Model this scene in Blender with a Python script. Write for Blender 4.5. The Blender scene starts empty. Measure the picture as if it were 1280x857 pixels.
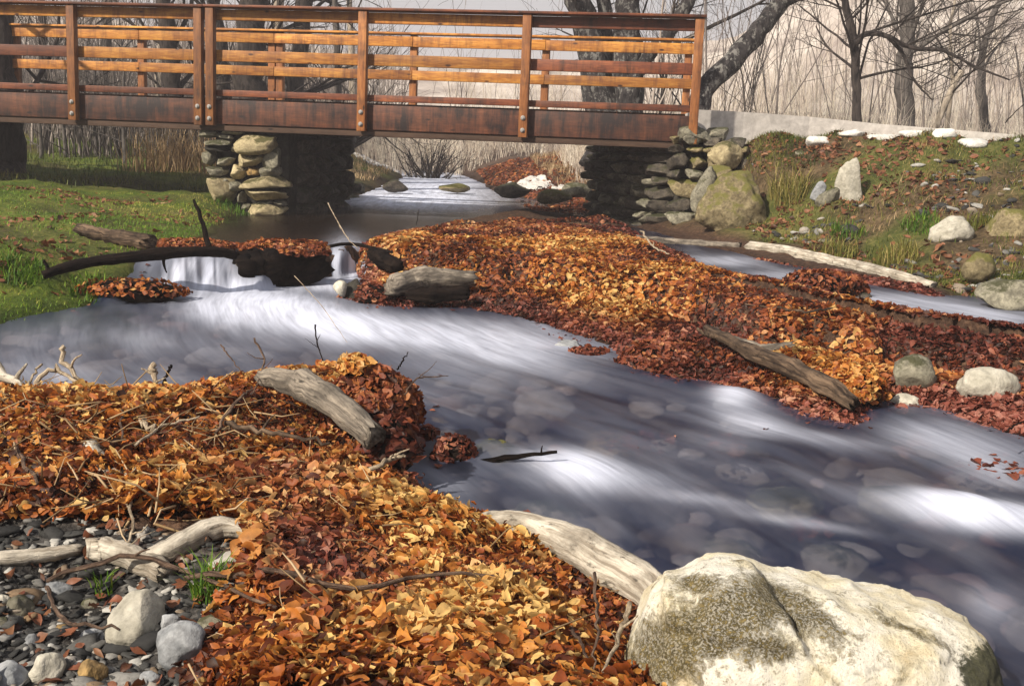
import bpy, bmesh, math, random
import numpy as np
from mathutils import Vector, Matrix, Euler, Quaternion
R = math.radians
random.seed(7)
rng = np.random.default_rng(11)
scene = bpy.context.scene
COL = scene.collection

# ------------------------------------------------------------------ camera model
F = 1400.0; PITCH = math.atan(233 / F); ROLL = R(1.8); CZ = 0.74
def _rx(a): return np.array([[1, 0, 0], [0, math.cos(a), -math.sin(a)], [0, math.sin(a), math.cos(a)]])
def _rz(a): return np.array([[math.cos(a), -math.sin(a), 0], [math.sin(a), math.cos(a), 0], [0, 0, 1]])
CM = _rx(math.pi / 2 - PITCH) @ _rz(ROLL)
def ray(u, v): return CM @ np.array([(u - 640) / F, -(v - 428.5) / F, -1.0])
def W(u, v, z):
    """point of the survey photograph (u, v) on the level z"""
    d = ray(u, v); t = (z - CZ) / d[2]
    return np.array([t * d[0], t * d[1], z])
def at(u, v, Y):
    d = ray(u, v); t = Y / d[1]
    return np.array([t * d[0], Y, CZ + t * d[2]])
def proj(P):
    P = np.atleast_2d(P); q = (P - np.array([0, 0, CZ])) @ CM
    k = np.where(np.abs(q[:, 2]) < 1e-6, 1e-6, -q[:, 2])
    return 640 + F * q[:, 0] / k, 428.5 - F * q[:, 1] / k

# ------------------------------------------------------------------ noise
def _hash(ix, iy, iz, seed):
    h = (ix.astype(np.int64) * 374761393 + iy.astype(np.int64) * 668265263 + iz.astype(np.int64) * 2147483647 + seed * 974711) & 0xFFFFFFFF
    h = ((h ^ (h >> 13)) * 1274126177) & 0xFFFFFFFF
    h = ((h ^ (h >> 16)) * 2246822519) & 0xFFFFFFFF
    return ((h ^ (h >> 15)) & 0xFFFFFF) / float(0xFFFFFF)
def vnoise(p, seed=0):
    p = np.asarray(p, float)
    if p.shape[1] == 2: p = np.c_[p, np.zeros(len(p))]
    i = np.floor(p); f = p - i; f = f * f * (3 - 2 * f); i = i.astype(np.int64)
    r = 0
    for dx in (0, 1):
        for dy in (0, 1):
            for dz in (0, 1):
                w = (f[:, 0] if dx else 1 - f[:, 0]) * (f[:, 1] if dy else 1 - f[:, 1]) * (f[:, 2] if dz else 1 - f[:, 2])
                r = r + w * _hash(i[:, 0] + dx, i[:, 1] + dy, i[:, 2] + dz, seed)
    return r * 2 - 1
def fbm(p, seed=0, oct=4, gain=.5):
    r = 0; a = 1; s = 1.0; p = np.asarray(p, float)
    for o in range(oct):
        r = r + a * vnoise(p * s + o * 17.3, seed + o); a *= gain; s *= 2.03
    return r
def sstep(a, b, x):
    t = np.clip((x - a) / (b - a), 0, 1); return t * t * (3 - 2 * t)

# ------------------------------------------------------------------ object helpers
def tag(o, label=None, cat=None, group=None, kind=None):
    if label: o['label'] = label
    if cat: o['category'] = cat
    if group: o['group'] = group
    if kind: o['kind'] = kind
    return o
def empty(name, loc=(0, 0, 0), rz=0.0):
    o = bpy.data.objects.new(name, None); COL.objects.link(o)
    o.location = loc; o.rotation_euler = (0, 0, rz); o.empty_display_size = .1
    return o
def link_mesh(name, me, mat, parent=None, loc=None, smooth=True):
    o = bpy.data.objects.new(name, me); COL.objects.link(o)
    if mat is not None: me.materials.append(mat)
    if parent is not None: o.parent = parent
    if loc is not None: o.location = loc
    if smooth: me.polygons.foreach_set('use_smooth', np.ones(len(me.polygons), bool))
    me.update()
    return o
def np_mesh(name, V, Fc, attrs=None):
    """V (n,3), Fc (m,k) -> mesh"""
    me = bpy.data.meshes.new(name); V = np.asarray(V, np.float32); Fc = np.asarray(Fc, np.int32)
    m, k = Fc.shape
    me.vertices.add(len(V)); me.vertices.foreach_set('co', V.ravel())
    me.loops.add(m * k); me.loops.foreach_set('vertex_index', Fc.ravel())
    me.polygons.add(m); me.polygons.foreach_set('loop_start', np.arange(0, m * k, k, dtype=np.int32))
    me.polygons.foreach_set('loop_total', np.full(m, k, np.int32))
    me.update(calc_edges=True)
    for an, av in (attrs or {}).items():
        av = np.asarray(av, np.float32)
        if av.ndim == 1:
            a = me.attributes.new(an, 'FLOAT', 'POINT'); a.data.foreach_set('value', av)
        else:
            a = me.attributes.new(an, 'FLOAT_VECTOR', 'POINT'); a.data.foreach_set('vector', av.ravel())
    return me
class MB:
    def __init__(s): s.v = []; s.f = []; s.a = []
    def add(s, V, Fs, a=0.0):
        n = len(s.v); s.v.extend([tuple(x) for x in V]); s.a.extend([a] * len(V))
        s.f.extend([tuple(i + n for i in f) for f in Fs])
    def box(s, lo, hi, bev=0.004, a=0.0):
        """bevelled box"""
        bm = bmesh.new(); bmesh.ops.create_cube(bm, size=1)
        lo = Vector(lo); hi = Vector(hi); c = (lo + hi) / 2; d = hi - lo
        for v in bm.verts: v.co = Vector((v.co.x * d.x, v.co.y * d.y, v.co.z * d.z)) + c
        if bev: bmesh.ops.bevel(bm, geom=bm.edges[:], offset=min(bev, min(d) * .4), segments=2, affect='EDGES', profile=.6)
        bm.verts.index_update()
        s.add([v.co[:] for v in bm.verts], [[v.index for v in f.verts] for f in bm.faces], a); bm.free()
    def tube(s, pts, rad, n=8, jit=0.0, seed=0, a=0.0, cap=True):
        P = [Vector(p) for p in pts]; m = len(P)
        up = Vector((0, 0, 1)); V = []
        t = (P[1] - P[0]).normalized()
        x = t.orthogonal().normalized()
        rr = random.Random(seed)
        for i in range(m):
            t2 = (P[min(i + 1, m - 1)] - P[max(i - 1, 0)]).normalized()
            q = t.rotation_difference(t2); x = (q @ x).normalized(); t = t2; y = t.cross(x)
            for k in range(n):
                an = 2 * math.pi * k / n; r = rad[i] * (1 + jit * (rr.random() - .5) * 2)
                V.append(P[i] + x * (math.cos(an) * r) + y * (math.sin(an) * r))
        Fs = [(i * n + k, i * n + (k + 1) % n, (i + 1) * n + (k + 1) % n, (i + 1) * n + k) for i in range(m - 1) for k in range(n)]
        if cap: Fs += [tuple(range(n))[::-1], tuple((m - 1) * n + k for k in range(n))]
        s.add([v[:] for v in V], Fs, a)
    def build(s, name, mat, parent=None, smooth=True, loc=None):
        me = bpy.data.meshes.new(name); me.from_pydata(s.v, [], s.f); me.update()
        if s.a:
            at_ = me.attributes.new('rnd', 'FLOAT', 'POINT'); at_.data.foreach_set('value', np.asarray(s.a, np.float32))
        return link_mesh(name, me, mat, parent, loc, smooth)
def curve_pts(pts, n=12, wob=0.0, seed=0):
    """Catmull-Rom through pts with a little wobble"""
    P = [np.asarray(p, float) for p in pts]; out = []
    P = [2 * P[0] - P[1]] + P + [2 * P[-1] - P[-2]]
    segs = len(P) - 3; rr = np.random.default_rng(seed)
    per = max(2, n // segs)
    for i in range(segs):
        p0, p1, p2, p3 = P[i:i + 4]
        for k in range(per + (1 if i == segs - 1 else 0)):
            t = k / per
            out.append(.5 * ((2 * p1) + (-p0 + p2) * t + (2 * p0 - 5 * p1 + 4 * p2 - p3) * t * t + (-p0 + 3 * p1 - 3 * p2 + p3) * t ** 3))
    out = np.array(out)
    if wob: out[1:-1] += rr.normal(0, wob, out[1:-1].shape)
    return out

# ------------------------------------------------------------------ materials
class NT:
    def __init__(s, name):
        s.m = bpy.data.materials.new(name); s.m.use_nodes = True; s.t = s.m.node_tree
        for n in list(s.t.nodes): s.t.nodes.remove(n)
        s.out = s.n('ShaderNodeOutputMaterial')
    def n(s, ty, **kw):
        nd = s.t.nodes.new(ty)
        for k, v in kw.items():
            if k.startswith('i_'):
                nd.inputs[k[2:].replace('_', ' ')].default_value = v
            else: setattr(nd, k, v)
        return nd
    def l(s, a, b): s.t.links.new(a, b)
    def val(s, sock, x):
        if hasattr(x, 'node'): s.l(x, sock)
        else: sock.default_value = x
    def attr(s, name): return s.n('ShaderNodeAttribute', attribute_name=name)
    def obj(s): return s.n('ShaderNodeTexCoord').outputs['Object']
    def mapping(s, vec, scale=(1, 1, 1), loc=(0, 0, 0)):
        m = s.n('ShaderNodeMapping'); s.l(vec, m.inputs['Vector']); m.inputs['Scale'].default_value = scale
        s.val(m.inputs['Location'], loc)
        return m.outputs[0]
    def noise(s, vec, scale, detail=4, rough=.55, dist=0.0):
        nd = s.n('ShaderNodeTexNoise'); nd.inputs['Scale'].default_value = scale; nd.inputs['Detail'].default_value = detail
        nd.inputs['Roughness'].default_value = rough; nd.inputs['Distortion'].default_value = dist
        if vec is not None: s.l(vec, nd.inputs['Vector'])
        return nd.outputs['Fac']
    def ramp(s, fac, stops):
        nd = s.n('ShaderNodeValToRGB'); e = nd.color_ramp.elements
        for i, (p, c) in enumerate(stops):
            el = e[i] if i < 2 else e.new(p)
            el.position = p; el.color = (c[0], c[1], c[2], 1) if not isinstance(c, float) else (c, c, c, 1)
        s.l(fac, nd.inputs[0]); return nd.outputs[0]
    def mix(s, f, a, b, mode='MIX'):
        nd = s.n('ShaderNodeMix', data_type='RGBA', blend_type=mode)
        s.val(nd.inputs[0], f)
        for k, x in ((6, a), (7, b)):
            if isinstance(x, tuple): nd.inputs[k].default_value = (x[0], x[1], x[2], 1)
            else: s.l(x, nd.inputs[k])
        return nd.outputs[2]
    def math(s, op, a, b=0.0, clamp=False):
        nd = s.n('ShaderNodeMath', operation=op, use_clamp=clamp); s.val(nd.inputs[0], a); s.val(nd.inputs[1], b); return nd.outputs[0]
    def bump(s, h, strength=.4, dist=.02):
        nd = s.n('ShaderNodeBump'); nd.inputs['Strength'].default_value = strength; nd.inputs['Distance'].default_value = dist
        s.l(h, nd.inputs['Height']); return nd.outputs[0]
    def pbr(s, col, rough=.8, normal=None, spec=.3):
        p = s.n('ShaderNodeBsdfPrincipled')
        if isinstance(col, tuple): p.inputs['Base Color'].default_value = (*col, 1)
        else: s.l(col, p.inputs['Base Color'])
        s.val(p.inputs['Roughness'], rough); p.inputs['Specular IOR Level'].default_value = spec
        if normal is not None: s.l(normal, p.inputs['Normal'])
        return p
    def done(s, sh):
        s.l(sh.outputs[0] if hasattr(sh, 'outputs') else sh, s.out.inputs[0]); return s.m
    def rand_loc(s):
        oi = s.n('ShaderNodeObjectInfo'); c = s.n('ShaderNodeCombineXYZ')
        for i, k in enumerate((13.0, 29.0, 47.0)): s.l(s.math('MULTIPLY', oi.outputs['Random'], k), c.inputs[i])
        return c.outputs[0], oi.outputs['Random']

def m_rock(name, light, dark, moss=None, moss_amt=.5, spk=.25, scale=1.0, bump=.6, warm=None):
    t = NT(name); rl, rn = t.rand_loc(); v = t.mapping(t.obj(), (scale,) * 3, rl)
    big = t.noise(v, 5, 5, .6); fine = t.noise(v, 45, 4, .65); mid = t.noise(v, 14, 6, .6, .6)
    c = t.mix(t.ramp(mid, [(.34, 0.0), (.66, 1.0)]), dark, light)
    if warm: c = t.mix(t.ramp(big, [(.45, 0.0), (.65, 1.0)]), c, warm)
    sp = t.ramp(fine, [(.3, 1.0 - spk * 2), (.62, 1.0)])
    c = t.mix(.9, c, sp, 'MULTIPLY')
    oi = t.math('MULTIPLY_ADD', rn, .35); oi.node.inputs[2].default_value = .8
    g = t.n('ShaderNodeCombineColor')
    for i in range(3): t.l(oi, g.inputs[i])
    c = t.mix(1.0, c, g.outputs[0], 'MULTIPLY')
    if moss:
        nz = t.n('ShaderNodeSeparateXYZ'); gm = t.n('ShaderNodeNewGeometry'); t.l(gm.outputs['Normal'], nz.inputs[0])
        up = t.math('MULTIPLY', nz.outputs[2], .25)
        mk = t.ramp(t.math('ADD', t.noise(v, 7, 6, .7), up), [(.72 - moss_amt * .3, 0.0), (.82 - moss_amt * .3, 1.0)])
        mc = t.mix(t.noise(v, 60, 3), moss, tuple(x * .45 for x in moss))
        c = t.mix(mk, c, mc)
    h = t.math('ADD', t.math('MULTIPLY', fine, .35), mid)
    return t.done(t.pbr(c, .85, t.bump(h, bump, .02), .25))

def m_wood(name, cols, rough=.55, stain=0.0, dark=(.02, .008, .005), axis=0, tint=.3):
    """sawn timber: grain along local X (or Z), knots, stains"""
    t = NT(name); rl, rn = t.rand_loc(); o = t.obj()
    sc = [6, 60, 60]; 
    if axis == 2: sc = [60, 60, 6]
    v = t.mapping(o, tuple(sc), rl); v2 = t.mapping(o, (1.6, 7, 7) if axis == 0 else (7, 7, 1.6), rl)
    gr = t.noise(v, 1, 5, .6, .8); big = t.noise(v2, 1.3, 4, .6)
    c = t.ramp(t.math('ADD', t.math('MULTIPLY', gr, .55), t.math('MULTIPLY', big, .5)), [(.3, cols[0]), (.5, cols[1]), (.68, cols[2])])
    kn = t.n('ShaderNodeTexVoronoi'); kn.inputs['Scale'].default_value = 1.0
    t.l(t.mapping(o, (3.1, 8, 8) if axis == 0 else (8, 8, 3.1), rl), kn.inputs['Vector'])
    c = t.mix(t.ramp(kn.outputs['Distance'], [(.06, 1.0), (.13, 0.0)]), c, tuple(x * .25 for x in cols[0]))
    b = t.math('MULTIPLY_ADD', rn, tint * 2); b.node.inputs[2].default_value = 1 - tint
    g = t.n('ShaderNodeCombineColor')
    for i in range(3): t.l(b, g.inputs[i])
    c = t.mix(1.0, c, g.outputs[0], 'MULTIPLY')
    if stain:
        s1 = t.noise(t.mapping(o, (13, 3, 1.6), rl), 1, 6, .75, .3); s2 = t.noise(t.mapping(o, (3, 3, 5), rl), 1, 4, .6)
        sz = t.n('ShaderNodeSeparateXYZ'); t.l(o, sz.inputs[0])
        st = t.ramp(t.math('ADD', t.math('MULTIPLY', s1, .6), t.math('MULTIPLY', s2, .5)), [(.62 - stain * .2, 0.0), (.78 - stain * .1, 1.0)])
        c = t.mix(st, c, dark)
    return t.done(t.pbr(c, rough, t.bump(gr, .25, .004), .35))

def m_bark(name, a, b, scale=1.0, lichen=None):
    t = NT(name); rl, rn = t.rand_loc(); o = t.obj()
    v = t.mapping(o, (9 * scale, 9 * scale, 2.2 * scale), rl)
    n1 = t.noise(v, 2.2, 6, .65, .7); n2 = t.noise(v, 9, 4, .6)
    c = t.mix(t.ramp(n1, [(.38, 0.0), (.62, 1.0)]), a, b)
    if lichen: c = t.mix(t.ramp(t.noise(t.mapping(o, (5, 5, 3.2), rl), 2.4, 6, .72), [(.52, 0.0), (.58, 1.0)]), c, lichen)
    return t.done(t.pbr(c, .9, t.bump(t.math('ADD', n1, t.math('MULTIPLY', n2, .4)), .8, .03), .2))

def m_log(name, a, b, rough=.8, scale=1.0, spec=.2):
    """weathered wood; the grain follows each log's own length (attribute lc: along, round)"""
    t = NT(name); rl, rn = t.rand_loc(); o = t.attr('lc').outputs['Vector']; ob = t.obj()
    n1 = t.noise(t.mapping(o, (5 * scale, 55 * scale, 55 * scale), rl), 1.0, 7, .7, .5); n2 = t.noise(t.mapping(o, (14 * scale, 30 * scale, 30 * scale), rl), 1.6, 6, .65); n3 = t.noise(ob, 7 * scale, 5, .65)
    c = t.mix(t.ramp(n1, [(.40, 0.0), (.60, 1.0)]), a, b)
    c = t.mix(t.ramp(n3, [(.46, 0.0), (.66, .75)]), c, tuple(x * .55 for x in a))
    c = t.mix(t.ramp(n2, [(.58, 0.0), (.68, .85)]), c, tuple(x * .22 for x in a))
    return t.done(t.pbr(c, rough, t.bump(t.math('ADD', n1, t.math('MULTIPLY', n2, .6)), .9, .014), spec))

def m_leaf(name, dry, wet, trans=.35):
    t = NT(name); r = t.attr('rnd').outputs['Fac']; z = t.attr('zone').outputs['Fac']
    k = len(dry) - 1
    c1 = t.ramp(r, [(i / k, c) for i, c in enumerate(dry)]); c2 = t.ramp(r, [(i / (len(wet) - 1), c) for i, c in enumerate(wet)])
    c = t.mix(z, c1, c2)
    ve = t.attr('vein').outputs['Fac']
    nn = t.noise(t.obj(), 60, 3, .6)
    c = t.mix(t.math('MULTIPLY', ve, .35), c, (.16, .06, .02))
    c = t.mix(.7, c, t.ramp(nn, [(.3, .55), (.65, 1.05)]), 'MULTIPLY')
    p = t.pbr(c, .55, None, .3)
    tr = t.n('ShaderNodeBsdfTranslucent'); t.l(c, tr.inputs[0])
    mx = t.n('ShaderNodeMixShader'); mx.inputs[0].default_value = trans
    t.l(p.outputs[0], mx.inputs[1]); t.l(tr.outputs[0], mx.inputs[2])
    return t.done(mx)
def m_blade(name, cols, trans=.3):
    t = NT(name); r = t.attr('rnd').outputs['Fac']
    c = t.ramp(r, [(i / (len(cols) - 1), c) for i, c in enumerate(cols)])
    p = t.pbr(c, .6, None, .25); tr = t.n('ShaderNodeBsdfTranslucent'); t.l(c, tr.inputs[0])
    mx = t.n('ShaderNodeMixShader'); mx.inputs[0].default_value = trans
    t.l(p.outputs[0], mx.inputs[1]); t.l(tr.outputs[0], mx.inputs[2]); return t.done(mx)

MT = {}
MT['rail'] = m_wood('amber_timber', [(.09, .026, .007), (.33, .125, .019), (.54, .26, .05)], .55, stain=.6, dark=(.10, .03, .010))
MT['rail_dark'] = m_wood('red_brown_timber', [(.045, .012, .006), (.12, .033, .013), (.22, .068, .022)], .55, stain=.5, dark=(.02, .008, .005))
MT['post'] = m_wood('post_timber', [(.06, .022, .008), (.20, .07, .018), (.34, .14, .04)], .6, stain=.4, dark=(.03, .014, .010), axis=2)
MT['fascia'] = m_wood('stained_beam', [(.055, .017, .009), (.13, .042, .019), (.20, .072, .032)], .6, stain=1.35, dark=(.012, .006, .006))
MT['dark_timber'] = m_wood('dark_timber', [(.02, .012, .008), (.045, .025, .016), (.07, .04, .025)], .8)
MT['steel'] = NT('bolt_steel'); _s = MT['steel']; _p = _s.pbr((.30, .29, .28), .5); _p.inputs['Metallic'].default_value = .5; MT['steel'] = _s.done(_p)
MT['stone_warm'] = m_rock('warm_limestone', (.50, .42, .25), (.26, .21, .12), (.10, .09, .035), .25, .2)
MT['stone_grey'] = m_rock('grey_fieldstone', (.30, .28, .21), (.13, .12, .09), (.07, .07, .035), .3, .3)
MT['stone_moss'] = m_rock('mossy_boulder', (.34, .28, .16), (.14, .11, .06), (.14, .13, .035), .5, .3)
MT['stone_pale'] = m_rock('pale_stone', (.54, .51, .43), (.34, .32, .26), None, 0, .18)
MT['stone_white'] = m_rock('white_stone', (.72, .70, .66), (.5, .48, .44), None, 0, .12)
MT['stone_blue'] = m_rock('blue_grey_stone', (.36, .37, .38), (.18, .19, .20), None, 0, .25)
MT['stone_ochre'] = m_rock('ochre_stone', (.42, .27, .10), (.18, .12, .06), None, 0, .35)
MT['stone_wet_shade'] = m_rock('wet_and_shade_stone', (.13, .11, .085), (.04, .035, .03), (.04, .04, .018), .3, .3)  # wet stones; the same dark tone paints deck shade on the bridge masonry
MT['stone_bed'] = m_rock('stream_bed_stone', (.42, .36, .26), (.22, .18, .13), (.09, .09, .05), .2, .2)
MT['bark_dark'] = m_bark('dark_bark', (.012, .010, .010), (.055, .045, .040))
MT['bark_mott'] = m_bark('mottled_bark', (.010, .009, .010), (.045, .04, .04), 1.0, (.15, .145, .135))
MT['bark_grey'] = m_bark('grey_bark', (.045, .04, .037), (.13, .115, .105))
MT['bark_pale'] = m_bark('pale_bark', (.18, .15, .12), (.42, .36, .29))
MT['log_grey'] = m_log('grey_driftwood', (.10, .085, .07), (.32, .275, .22))
MT['log_pale'] = m_log('bleached_driftwood', (.26, .22, .17), (.60, .55, .46))
MT['log_dark'] = m_log('wet_black_log', (.004, .003, .003), (.018, .012, .009), .7, 1.0, .04)
MT['log_brown'] = m_log('brown_branch', (.025, .016, .011), (.17, .115, .075))
MT['twig'] = m_log('twig_bark', (.06, .035, .025), (.22, .145, .10), .7, 3)
MT['twig_pale'] = m_log('pale_twig', (.28, .21, .14), (.62, .52, .38), .7, 3)
DRY = [(.014, .004, .003), (.085, .017, .006), (.27, .06, .012), (.50, .15, .024), (.70, .31, .06), (.85, .57, .20)]
WET = [(.02, .006, .006), (.07, .014, .012), (.16, .035, .025), (.25, .065, .045), (.36, .12, .085), (.46, .20, .15)]
MT['leaf'] = m_leaf('dead_leaf', DRY, WET)
MT['leaf2'] = m_leaf('dull_leaf', [(.03, .012, .006), (.09, .035, .016), (.18, .075, .03), (.26, .12, .055), (.34, .18, .09), (.42, .26, .15)], WET, .2)
MT['grass'] = m_blade('turf_blade', [(.04, .09, .008), (.08, .17, .014), (.15, .25, .022), (.26, .30, .035), (.40, .34, .10)])
MT['moss_blade'] = m_blade('olive_blade', [(.03, .05, .008), (.07, .10, .015), (.14, .15, .025), (.22, .19, .045), (.36, .28, .11)])
MT['straw'] = m_blade('dry_straw', [(.16, .10, .05), (.30, .20, .10), (.44, .31, .17), (.56, .42, .26)])
# ------------------------------------------------------------------ plan of the stream
def wz_low(y): return np.interp(y, [1.5, 3, 4.5, 6.5, 8.6], [-.41, -.34, -.285, -.215, -.185])
def PX(lst, z): return np.array([W(u, v, z)[:2] for u, v in lst])
def PXl(lst):   # on the lower pool's sloping surface
    out = []
    for u, v in lst:
        z = -.25
        for _ in range(4): z = float(wz_low(W(u, v, z)[1]))
        out.append(W(u, v, z)[:2])
    return np.array(out)
LOW = PXl([(-260, 430), (0, 403), (60, 391), (120, 380), (165, 374), (196, 360), (205, 349), (300, 349), (330, 355), (380, 352), (415, 345), (455, 344), (462, 360), (430, 372), (470, 382), (590, 384), (640, 392), (690, 404),
           (770, 428), (790, 447), (800, 463), (850, 478), (880, 476), (900, 492), (960, 505), (1020, 523), (1062, 530), (1090, 512), (1130, 508), (1180, 514), (1240, 532), (1290, 545), (1450, 590), (1900, 700), (1900, 1150), (1250, 1150), (1150, 860), (840, 800),
           (812, 742), (760, 716), (700, 690), (640, 662), (585, 655), (545, 640), (520, 612), (500, 600), (488, 580), (520, 545), (500, 500), (440, 478), (330, 482), (190, 506), (90, 508), (0, 505), (-260, 540)])
LOWB = None
UPP = np.vstack([PX([(205, 322), (300, 320), (300, 312), (408, 308), (415, 309), (455, 306), (480, 296), (560, 280), (640, 268), (700, 272), (780, 282), (800, 284), (800, 272), (740, 262), (690, 256), (640, 252), (615, 246), (600, 238)], 0.0),
                 np.array([[-.2, 21], [-.9, 25], [-1.6, 30], [-3.4, 31], [-2.6, 26], [-2.5, 21.0], [-2.45, 18.0]]),
                 PX([(365, 256), (356, 262), (310, 266), (280, 272), (272, 290), (255, 300), (215, 308)], 0.0)])
TRI = np.vstack([PX([(790, 283), (835, 296), (860, 306), (905, 312), (950, 322)], 0.0), PX([(1010, 338), (1080, 353), (1160, 364)], -.05), PX([(1215, 370), (1290, 384), (1500, 412), (1500, 466), (1290, 424)], -.11),
                 PX([(1180, 408), (1100, 398), (1062, 390)], -.07), PX([(1000, 364), (940, 354), (880, 338), (850, 322), (790, 294)], -.02)])
FALL1 = np.vstack([PX([(205, 324), (298, 322)], 0.0), PX([(300, 356), (205, 356)], -.19)])
FALL2 = np.vstack([PX([(414, 312), (453, 309)], 0.0), PX([(457, 350), (414, 350)], -.185)])
WPOLY = [LOW, UPP, TRI, FALL1, FALL2]

def sdist(poly, P):
    """signed distance, negative inside"""
    a = poly; b = np.roll(poly, -1, 0)
    d2 = np.full(len(P), 1e9); ins = np.zeros(len(P), bool)
    for (ax, ay), (bx, by) in zip(a, b):
        ex, ey = bx - ax, by - ay; px, py = P[:, 0] - ax, P[:, 1] - ay
        t = np.clip((px * ex + py * ey) / (ex * ex + ey * ey + 1e-12), 0, 1)
        d2 = np.minimum(d2, (px - t * ex) ** 2 + (py - t * ey) ** 2)
        c = (ay > P[:, 1]) != (by > P[:, 1])
        xx = ax + (P[:, 1] - ay) * ex / (ey if abs(ey) > 1e-12 else 1e-12)
        ins ^= c & (P[:, 0] < xx)
    d = np.sqrt(d2); return np.where(ins, -d, d)
_xl = [-30, -3.2, W(205, 322, 0)[0], W(298, 320, 0)[0], W(300, 318, 0)[0] + .25, W(414, 309, 0)[0], W(453, 306, 0)[0], -.6, .6, 1.5, 2.5, 5, 30]
_yl = [6.9, 7.0, W(205, 322, 0)[1], W(298, 320, 0)[1], 7.9, W(414, 309, 0)[1], W(453, 306, 0)[1], 8.3, 7.2, 6.0, 5.35, 5.0, 5.0]
def wz(x, y):
    yl = np.interp(x, _xl, _yl); yl = yl + vnoise(np.c_[x * 9, y * 0], 15) * .10
    low = wz_low(y); up = .0 - .115 * sstep(1.5, 3.4, x) * (y < 12) + np.clip(y - 14, 0, 40) * .016
    t = np.clip((yl - y) / (.42 + .24 * sstep(-1.35, -2.1, x) + .10 * vnoise(np.c_[x * 7, y * 0], 16)), 0, 1)
    return up + (low - up) * t ** 1.6 * (1.0)

# land heights: (u, v, z) read off the photograph, placed in the world
CP = [W(u, v, z) for u, v, z in [
    (0, 520, -.10), (100, 518, -.07), (200, 520, -.05), (300, 500, -.01), (390, 480, .05), (440, 465, .10), (480, 520, .06), (470, 560, -.04), (300, 600, -.08), (100, 600, -.13), (0, 620, -.16), (430, 620, -.10),
    (200, 660, -.18), (0, 690, -.23), (330, 720, -.19), (500, 700, -.13), (600, 720, -.14), (700, 760, -.17), (560, 668, -.20), (780, 790, -.22), (600, 840, -.17), (400, 840, -.17), (260, 780, -.25), (100, 760, -.29), (50, 840, -.30), (150, 840, -.30),
    (-300, 560, -.10), (-300, 700, -.15), (-300, 900, -.28), (600, 1000, -.2), (900, 1000, -.25), (1200, 1000, -.35), (200, 1000, -.32),
    (560, 330, .06), (700, 318, .05), (800, 350, .06), (620, 286, -.01), (760, 291, -.01), (680, 300, .01), (560, 300, .01), (620, 370, .04), (500, 335, .08), (480, 310, .05), (700, 282, -.01), (600, 290, .0), (850, 332, .02), (900, 370, .0), (850, 400, -.02), (950, 420, -.07), (1080, 420, -.08), (1050, 460, -.12), (1200, 440, -.12),
    (1280, 420, -.09), (1280, 500, -.22), (820, 440, -.13), (930, 460, -.16), (1500, 470, -.12), (1500, 540, -.25), (980, 380, -.01), (730, 400, -.08),
    (-120, 390, -.08), (0, 380, -.11), (100, 368, -.10), (60, 335, .03), (150, 335, -.03), (190, 345, -.12), (0, 300, .12), (100, 272, .14), (200, 284, .07), (262, 290, .02), (200, 250, .15), (0, 240, .24), (250, 240, .18), (250, 300, .03), (-300, 300, .2), (-300, 400, .0), (350, 316, .05), (320, 340, -.02),
    (640, 246, .08), (700, 248, .06), (740, 262, .04)]]
for u, (v0, Y0), (v1, Y1) in [(880, (296, 11.3), (156, 12.25)), (970, (318, 10.1), (154, 12.0)), (1060, (346, 8.9), (155, 11.7)), (1170, (362, 7.9), (161, 11.35)), (1280, (378, 7.1), (169, 11.0)), (1450, (405, 6.6), (200, 10.8)), (1800, (440, 6.4), (215, 10.8))]:
    for t in (0, .12, .3, .5, .7, .88, 1.0):
        CP.append(at(u, v0 + (v1 - v0) * t, Y0 + (Y1 - Y0) * t ** .9))
CP += [np.array(p) for p in [(2.4, 13.2, 1.15), (2.6, 15, 1.15), (4, 13, 1.13), (6, 12.4, 1.06), (9, 12, 1.0), (4.5, 16, 1.1), (9, 16, 1.0), (14, 14, 1.0), (2.2, 18, 1.0), (2.0, 17, .7), (1.2, 17, .14), (.8, 16, .06), (.7, 19.5, .2), (1.5, 11.6, .02), (1.3, 12.5, .02), (1.2, 14, .03), (1.0, 15, .04), (1.68, 11.2, .03), (1.8, 11.7, .08), (.9, 13, .03), (.6, 14.5, .04), (1.75, 10.8, .02), (.4, 23, .5), (0, 28, .7), (2.2, 24, 1.0), (5, 24, 1.3), (12, 24, 1.4),
    (-3.1, 15.5, .25), (-3.0, 17.5, .32), (-3.1, 20, .42), (-3.4, 24, .7), (-4.2, 29, 1.25), (-5, 17, .35), (-6, 21, .55), (-9, 17, .5), (-10, 24, .8), (-7, 14, .25), (-9, 12, .3), (-12, 10, .5), (-16, 14, .9), (-7, 9, .2), (-5, 7, .1), (-14, 5, .6), (-5, 4, .1), (-4, 2.5, .1), (-3.5, 1, 0),
    (-2, 32, .9), (0, 36, 1.4), (6, 34, 2.0), (-8, 34, 1.3), (-20, 30, 1.8), (20, 30, 2.2), (12, 6, 1.0), (9, 4, .8), (8, 8, .9), (6, 3, .3), (4, 1, .1), (-20, 0, 1), (20, 0, 1.2), (0, -1, -.2)]]
CP = np.array(CP)
HILL_U = [-2500, -900, -200, 100, 350, 480, 720, 900, 980, 1040, 1188, 1280, 1500, 2200, 3600]
HILL_V = [-40, -20, 10, 40, 70, 95, 95, 60, 15, -30, -4, 34, 75, 60, 20]
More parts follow.
